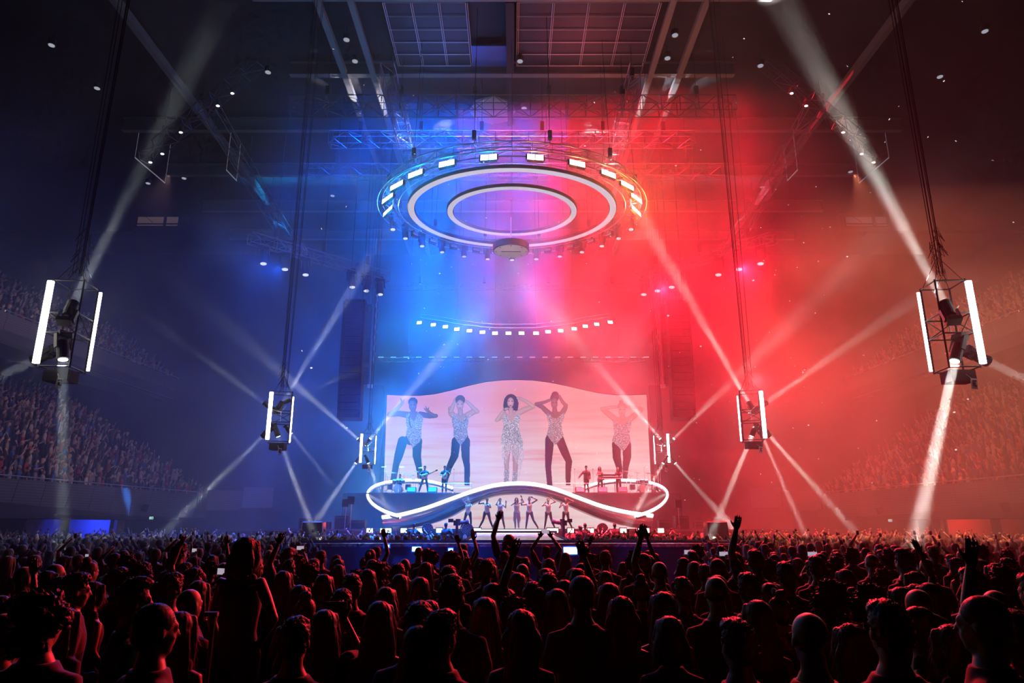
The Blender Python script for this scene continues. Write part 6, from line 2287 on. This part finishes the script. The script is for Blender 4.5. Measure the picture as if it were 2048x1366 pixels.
def drum_kit(px_, Y, lab, s):
    x = at(px_, 975, Y).x
    t = thing('drum_kit', lab, 'drum kit', (x, Y, BZ), 0, 'drum kits')
    chrome = mat('chrome', (.75, .75, .78), .18, 1, .05, 5)
    shell = mat('drum_shell', (.12, .13, .16), .3, .4, .2, 5)
    skin_ = mat('drum_skin', (.75, .74, .72), .5, 0, .05, 4)

    def drum(c, r, h, ax, nm='drum'):
        d = MB().lathe([(r, -h / 2), (r, h / 2)], 20, ax, c).build(nm, shell, t)
        MB().lathe([(r * .96, h / 2 + .002), (r * .96, h / 2 + .01)], 20, ax, c).build('drumhead', skin_, d)
        g = MB()
        u = VX(ax).normalized()
        for hh_ in (-h / 2, h / 2):
            v = u.orthogonal().normalized()
            w = u.cross(v)
            g.tube([VX(c) + u * hh_ + (v * math.cos(q * PI / 10) + w * math.sin(q * PI / 10)) * (r + .005) for q in range(20)], .01, 4, True)
        g.build('hoops', chrome, d)
    drum((0, -.35, .3), .28, .4, (0, -1, 0), 'bass_drum')
    for xx, zz in ((-.28, .78), (.02, .82), (.3, .78)):
        drum((xx, -.3, zz), .15, .18, (0, -.35, 1))
    drum((-.62, 0, .42), .2, .35, (0, 0, 1), 'floor_tom')
    drum((.62, 0, .42), .2, .35, (0, 0, 1), 'floor_tom')
    for i, (xx, yy, zz, r) in enumerate(((-.78, -.25, 1.18, .23), (-.35, -.5, 1.35, .2), (.38, -.5, 1.32, .2), (.8, -.25, 1.2, .24), (.95, .1, .95, .18), (-.98, .15, 1.5, .2), (1.15, -.1, 1.45, .18))):
        cst = MB().bar((xx, yy, 0), (xx, yy, zz), .012, 5)
        for q in range(3):
            cst.bar((xx, yy, .25), (xx + .22 * math.cos(q * 2.1), yy + .2 * math.sin(q * 2.1), 0), .01)
        cst = cst.build('cymbal_stand', chrome, t)
        MB().lathe([(.02, .02), (.05, .012), (r, 0), (r, -.004)], 18, (.1, -.25, 1), (xx, yy, zz)).build('cymbal', mat('cymbal_brass', (.7, .6, .35), .25, 1, .1, 5), cst)
    for xx, yy, zz in ((-1.2, -.2, 1.75), (.1, -.75, 1.7), (1.3, -.1, 1.7)):
        m_ = MB().bar((xx, yy, 0), (xx, yy, zz), .01).bar((xx, yy, zz), (xx + .25, yy + .1, zz + .02), .01)
        m_.build('microphone_stand', chrome, t)
    return x


xk = drum_kit(798, 47.4, 'drum kit with many cymbals on the left band platform', -1)
performer('person', 'drummer in dark clothes seated behind the left drum kit', skel(**sd), 1, 'short', 0, xk - .05, 47.95, BZ - .42, 1.74, 'tee', False, 0, 'band members', {'shirt': CLOTH[0], 'trousers': CLOTH[0]}, .016)
MBs = MB().lathe([(.16, .46), (.17, .5), (.15, .53)], 16).bar((0, 0, 0), (0, 0, .47), .03).lathe([(.2, 0), (.18, .03)], 12)
o = MBs.build('drum_stool', DARK)
o.location = (xk - .05, 47.98, BZ - .02)
tag(o, 'round stool under the drummer of the left kit', 'stool')
drum_kit(1283, 47.4, 'drum and percussion kit at the outer end of the right band platform', 1)
# gong-like percussion frame and big tom on the right kit
# keyboards, amps, monitors, mic stands
kx = at(1222, 960, 46.5).x
kt = thing('keyboard', 'long electric keyboard on a stand on the right band platform', 'keyboard', (kx, 46.5, BZ), 0)
MB().box((0, 0, .98), (1.3, .36, .12)).build('body', DARK, kt)
MB().box((0, -.1, 1.045), (1.15, .14, .02)).build('keys', mat('ivory_keys', (.75, .74, .7), .4, 0, .05, 10), kt)
MB().box((0, -.19, .93), (1.3, .02, .07)).build('front_panel', PALE, kt)
for sx in (-1, 1):
    MB().bar((sx * .5, -.1, .93), (-sx * .1 + sx * .5, .1, 0), .022).build('leg', BLACKM, kt)
kt2 = thing('keyboard', 'upper keyboard tier above the long one on the right platform', 'keyboard', (kx - .12, 46.75, BZ + 1.18), 0)
MB().box((0, 0, 0), (1.0, .28, .09)).build('body', DARK, kt2)
MB().box((0, -.08, .05), (.9, .12, .02)).build('keys', MATS['ivory_keys'], kt2)
MB().bar((-.4, 0, 0), (-.4, 0, -1.18), .02).bar((.4, 0, 0), (.4, 0, -1.18), .02).build('stand', BLACKM, kt2)
for i, (px_, Y, lab) in enumerate(((823, 46.2, 'floor monitor at the feet of the bass player'), (865, 46.2, 'floor monitor between bass player and guitarist'), (1160, 46.2, 'floor monitor in front of the suited backing singer'),
                                  (1205, 46.1, 'floor monitor in front of the long-haired backing singer'), (1245, 46.1, 'floor monitor below the keyboard player'))):
    x = at(px_, 985, Y).x
    t = thing('floor_monitor', lab, 'monitor speaker', (x, Y, BZ), 0, 'floor monitors')
    MB().add([(-.3, -.25, 0), (.3, -.25, 0), (.3, .2, 0), (-.3, .2, 0), (-.3, -.05, .36), (.3, -.05, .36), (.3, .2, .3), (-.3, .2, .3)], [(0, 3, 2, 1), (4, 5, 6, 7), (0, 1, 5, 4), (1, 2, 6, 5), (2, 3, 7, 6), (3, 0, 4, 7)]).build('cabinet', DARK, t)
    MB().box((0, -.16, .19), (.5, .02, .3), Matrix.Rotation(-.5, 3, 'X')).build('grille', GREY, t)
for i, (px_, Y, lab) in enumerate(((907, 46.5, 'microphone stand right of the guitarist'), (837, 46.3, 'microphone stand left of the bass player'), (1150, 46.4, 'microphone stand left of the suited backing singer'), (1187, 46.3, 'microphone stand between the two backing singers'))):
    x = at(px_, 985, Y).x
    t = thing('microphone_stand', lab, 'microphone stand', (x, Y, BZ), 0, 'microphone stands of the band')
    MB().bar((0, 0, 0), (0, 0, 1.5), .012).build('pole', PALE, t)
    MB().lathe([(.16, 0), (.15, .02), (.02, .03)], 14).build('base', BLACKM, t)
    MB().ellipsoid((0, -.04, 1.54), (.03, .05, .03)).build('microphone', DARK, t)

# ------------------------------------------------------------------ camera crews in front of the stage
for i, (px_, py_, lab, face) in enumerate(((892, 1046, 'camera operator in blue light left of the stage steps', -.3), (1160, 1052, 'camera operator in red light right of the stage steps', .5),
                                           (828, 1047, 'crew member with headphones standing left at the stage front', 0), (1158 + 0, 1052, None, 0), (1170, 1047, 'crew member in dark clothes right of the red camera', 0), (1229, 1047, 'tall crew member at the stage front, farthest right', 0))):
    if lab is None:
        continue
    Y = 36.5
    hz_ = at(px_, py_, Y).z
    h = 1.78
    z = hz_ - h
    rt = thing('crew_riser', 'low black riser under the ' + lab, 'riser', (at(px_, py_, Y).x, Y, 0), 0, 'camera risers')
    MB().box((0, 0, z / 2), (.9, .8, z)).build('deck', DARK, rt)
    performer('person', lab, skel(er=(-.26, -.18, 1.22), wr=(-.12, -.4, 1.4), el=(.26, -.14, 1.2), wl=(.14, -.38, 1.32)), 1, 'short', 0, at(px_, py_, Y).x, Y, z, h, 'jacket', False, PI + face, 'crew at the stage front', {'shirt': CLOTH[0], 'trousers': CLOTH[0]}, .016)
for i, (px_, py_, lab, c) in enumerate(((914, 1046, 'broadcast camera on a pedestal in blue light, left of the steps', -1), (1127, 1046, 'broadcast camera on a pedestal in red light, right of the steps', 1))):
    p = at(px_, py_, 36.3)
    t = thing('broadcast_camera', lab, 'video camera', (p.x, p.y, 0), .25 * c, 'broadcast cameras')
    z = p.z
    MB().box((0, 0, z), (.24, .42, .26)).box((0, .18, z + .15), (.2, .2, .1)).build('body', DARK, t)
    MB().lathe([(.08, 0), (.10, .12), (.09, .3), (.12, .34), (.12, .46)], 14, (-c * .9, .5, .15), (-c * .1, .15, z)).build('lens', BLACKM, t)
    MB().box((c * .32, -.05, z + .12), (.26, .06, .18)).bar((0, 0, z + .1), (c * .3, -.05, z + .1), .02).build('viewfinder', DARK, t)
    MB().bar((0, 0, z - .13), (0, 0, .45), .07, 8).build('pedestal', BLACKM, t)
    for k in range(3):
        a = 2.1 * k + .5
        MB().bar((0, 0, .5), (.45 * math.cos(a), .45 * math.sin(a), .02), .04).build('leg', BLACKM, t)
# fans at the stage front
for i, (px_, lab) in enumerate(((935, 'round fan beside the blue camera at the stage front'), (855, 'round fan between the blue lamps at the stage front, left'), (1205, 'round fan between the red lamps at the stage front, right'))):
    p = at(px_, 1058, 38.6)
    t = thing('stage_fan', lab, 'fan', (p.x, p.y, 0), 0, 'round fans at the stage front')
    g = MB()
    for r_ in (.3, .22, .14, .06):
        g.tube([(r_ * math.cos(q * PI / 12), -.07, p.z + r_ * math.sin(q * PI / 12)) for q in range(24)], .008, 4, True)
    for q in range(12):
        a = q * PI / 6
        g.bar((.05 * math.cos(a), -.08, p.z + .05 * math.sin(a)), (.3 * math.cos(a), -.06, p.z + .3 * math.sin(a)), .005, 3)
    g.build('guard', PALE, t)
    MB().lathe([(.3, -.06), (.32, 0), (.3, .1)], 24, (0, 1, 0), (0, 0, p.z)).build('drum', DARK, t)
    MB().bar((0, .02, 0), (0, .02, p.z - .3), .03).box((0, 0, .03), (.5, .4, .06)).build('stand', BLACKM, t)

# ================================================================== the far crowd, all of it one mesh nobody could count
def lowpoly(variant, female):
    g, cols = MB(), []

    def mark(c):
        while len(cols) < len(g.f):
            cols.append(c)
    r = random.Random(variant)
    g.ellipsoid((0, -.012, 1.635), (.078, .095, .118), None, 8, 6)
    mark(0)
    g.ellipsoid((0, .02, 1.665), (.086, .098, .098), None, 8, 6)
    if female:
        g.rings([[VX((.1 * math.cos(q * PI / 3), .05 + .06 * math.sin(q * PI / 3), z)) for q in range(6)] for z in (1.68, 1.5, 1.32)])
    mark(1)
    g.rings([[VX((a * math.cos(q * PI / 4), b_ * math.sin(q * PI / 4), z)) for q in range(8)] for z, a, b_ in ((.85, .17, .12), (1.08, .145, .105), (1.32, .18, .115), (1.43, .19, .09), (1.49, .06, .06))])
    mark(2)
    g.bar((0, .01, 1.46), (0, 0, 1.56), .05, 6)
    mark(0)
    g.bar((.09, 0, .9), (.1, 0, 0), .09, 5, .06).bar((-.09, 0, .9), (-.1, 0, 0), .09, 5, .06)
    mark(3)
    for sx in (-1, 1):
        up = (variant == 1 and sx > 0) or variant == 2 or (variant == 4 and sx < 0)
        clap = variant == 3
        s_ = VX((sx * .19, 0, 1.42))
        if up:
            e, w = VX((sx * .27, -.05, 1.66)), VX((sx * r.uniform(.05, .22), -.12, 1.9))
        elif clap:
            e, w = VX((sx * .26, -.1, 1.2)), VX((sx * .05, -.3, 1.32))
        else:
            e, w = VX((sx * .25, .03, 1.15)), VX((sx * .24, -.08, .93))
        g.bar(s_, e, .055, 5, .042)
        mark(2)
        g.bar(e, w, .04, 5, .028).ellipsoid(w + (w - e).normalized() * .07, (.035, .02, .07), None, 6, 4)
        mark(0)
    mark(0)
    V = np.array(g.v, np.float32)
    nf = len(g.f)
    loops = np.concatenate([np.array(f, np.int32) for f in g.f])
    tot = np.array([len(f) for f in g.f], np.int32)
    lc = np.repeat(np.array(cols[:nf]), tot)
    return V, loops, tot, lc


TPL = [lowpoly(v, f) for v in range(5) for f in (False, True)]
spots = []
r3 = random.Random(9)
# floor
yy = LASTY + .25
row = 0
while yy < 40:
    step = .62 + .012 * max(0, yy - 14)
    xm = min(.80 * yy + 1, 22.5 + (2 if yy > 30 else 0))
    x = -xm
    while x < xm:
        xx, y2 = x + r3.uniform(-.17, .17), yy + r3.uniform(-.2, .2)
        x += step * .92
        if abs(xx) < 5.2 and 13.4 < y2 < 21.6:
            continue
        in_runway = (abs(xx - .15) < 2.4 and y2 > 23) or (abs(xx) < 7.4 and 21.2 < y2 < 24)
        if in_runway or y2 > 37.5 and abs(xx) < 17 or (abs(abs(xx) - 9.6) < 1.0 and 32 < y2 < 34.4):
            continue
        spots.append((xx, y2, 0.0, PI + r3.uniform(-.35, .35), 0))
    yy += step
for p, s, lower, r_, f in ROWS:
    if r3.random() < (.93 if lower else .85):
        q = p + VX((r3.uniform(-.1, .1), r3.uniform(-.1, .1), 0))
        if abs(q.x) / max(q.y, 1) > .86:
            continue
        ang = math.atan2(-(q.x), (44 - q.y)) if False else (PI / 2 * s) * -1
        spots.append((q.x, q.y, q.z + 0.01, PI + (s * .9) + r3.uniform(-.3, .3), 1 + (0 if lower else 1)))
VS, LP, TT, CC = [], [], [], []
off = 0
PALS = np.array([(.012, .012, .014), (.02, .02, .03), (.5, .48, .47), (.14, .14, .15), (.05, .14, .42), (.4, .03, .03), (.3, .25, .22), (.6, .56, .5), (.05, .05, .06), (.02, .02, .03)])
SKP = np.array([(.62, .42, .34), (.5, .32, .25), (.2, .11, .08), (.6, .4, .33)])
HRP = np.array([(.012, .01, .01), (.05, .03, .02), (.14, .085, .05), (.42, .3, .17)])
for (x, y, z, a, tier) in spots:
    vi = r3.choice([0, 0, 0, 0, 3, 3, 1, 4, 2] if tier else [0, 0, 0, 0, 0, 0, 0, 3, 0, 0, 1, 4, 2, 3])
    V, lo_, tot, lc = TPL[vi * 2 + (r3.random() < .5)]
    s_ = r3.uniform(.90, 1.03)
    if not tier:
        s_ *= .985
    ca, sa = math.cos(a) * s_, math.sin(a) * s_
    W_ = np.empty_like(V)
    W_[:, 0] = V[:, 0] * ca - V[:, 1] * sa + x
    W_[:, 1] = V[:, 0] * sa + V[:, 1] * ca + y
    W_[:, 2] = V[:, 2] * s_ + z
    VS.append(W_)
    LP.append(lo_ + off)
    TT.append(tot)
    off += len(V)
    pal = np.array([SKP[r3.randrange(4)], HRP[r3.randrange(4)], PALS[r3.randrange(10)], (.02, .022, .03)])
    CC.append(pal[lc])
VS, LP, TT, CC = np.concatenate(VS), np.concatenate(LP), np.concatenate(TT), np.concatenate(CC)
me = bpy.data.meshes.new('crowd')
me.vertices.add(len(VS))
me.vertices.foreach_set('co', VS.ravel())
me.loops.add(len(LP))
me.loops.foreach_set('vertex_index', LP)
me.polygons.add(len(TT))
me.polygons.foreach_set('loop_start', np.concatenate([[0], np.cumsum(TT)[:-1]]).astype(np.int32))
me.polygons.foreach_set('loop_total', TT)
me.update(calc_edges=True)
ca = me.color_attributes.new('tint', 'FLOAT_COLOR', 'CORNER')
ca.data.foreach_set('color', np.concatenate([CC, np.ones((len(CC), 1))], 1).astype(np.float32).ravel())
me.materials.append(attr_mat('crowd_people', .6))
me.shade_smooth()
cw = add('crowd', me)
tag(cw, 'dense crowd filling the farther floor and the balcony tiers on both sides', 'crowd', None, 'stuff')
print('PEOPLE', NPER[0], 'far', len(spots), 'lasty', LASTY, 'faces', len(TT))

# confetti
g = MB()
for i in range(260):
    y = r3.uniform(16, 44)
    x = r3.uniform(-6, 17)
    z = r3.uniform(3.5, 20)
    R = Matrix.Rotation(r3.random() * 6, 3, 'X') @ Matrix.Rotation(r3.random() * 6, 3, 'Y')
    g.box((x, y, z), (.05, .035, .003), R)
tag(g.build('confetti', emat('confetti_glint', (1, .95, .9), .9)), 'small white confetti flakes drifting in the air, most over the right half', 'confetti', None, 'stuff')  # the glint of the flakes is put in as faint emission
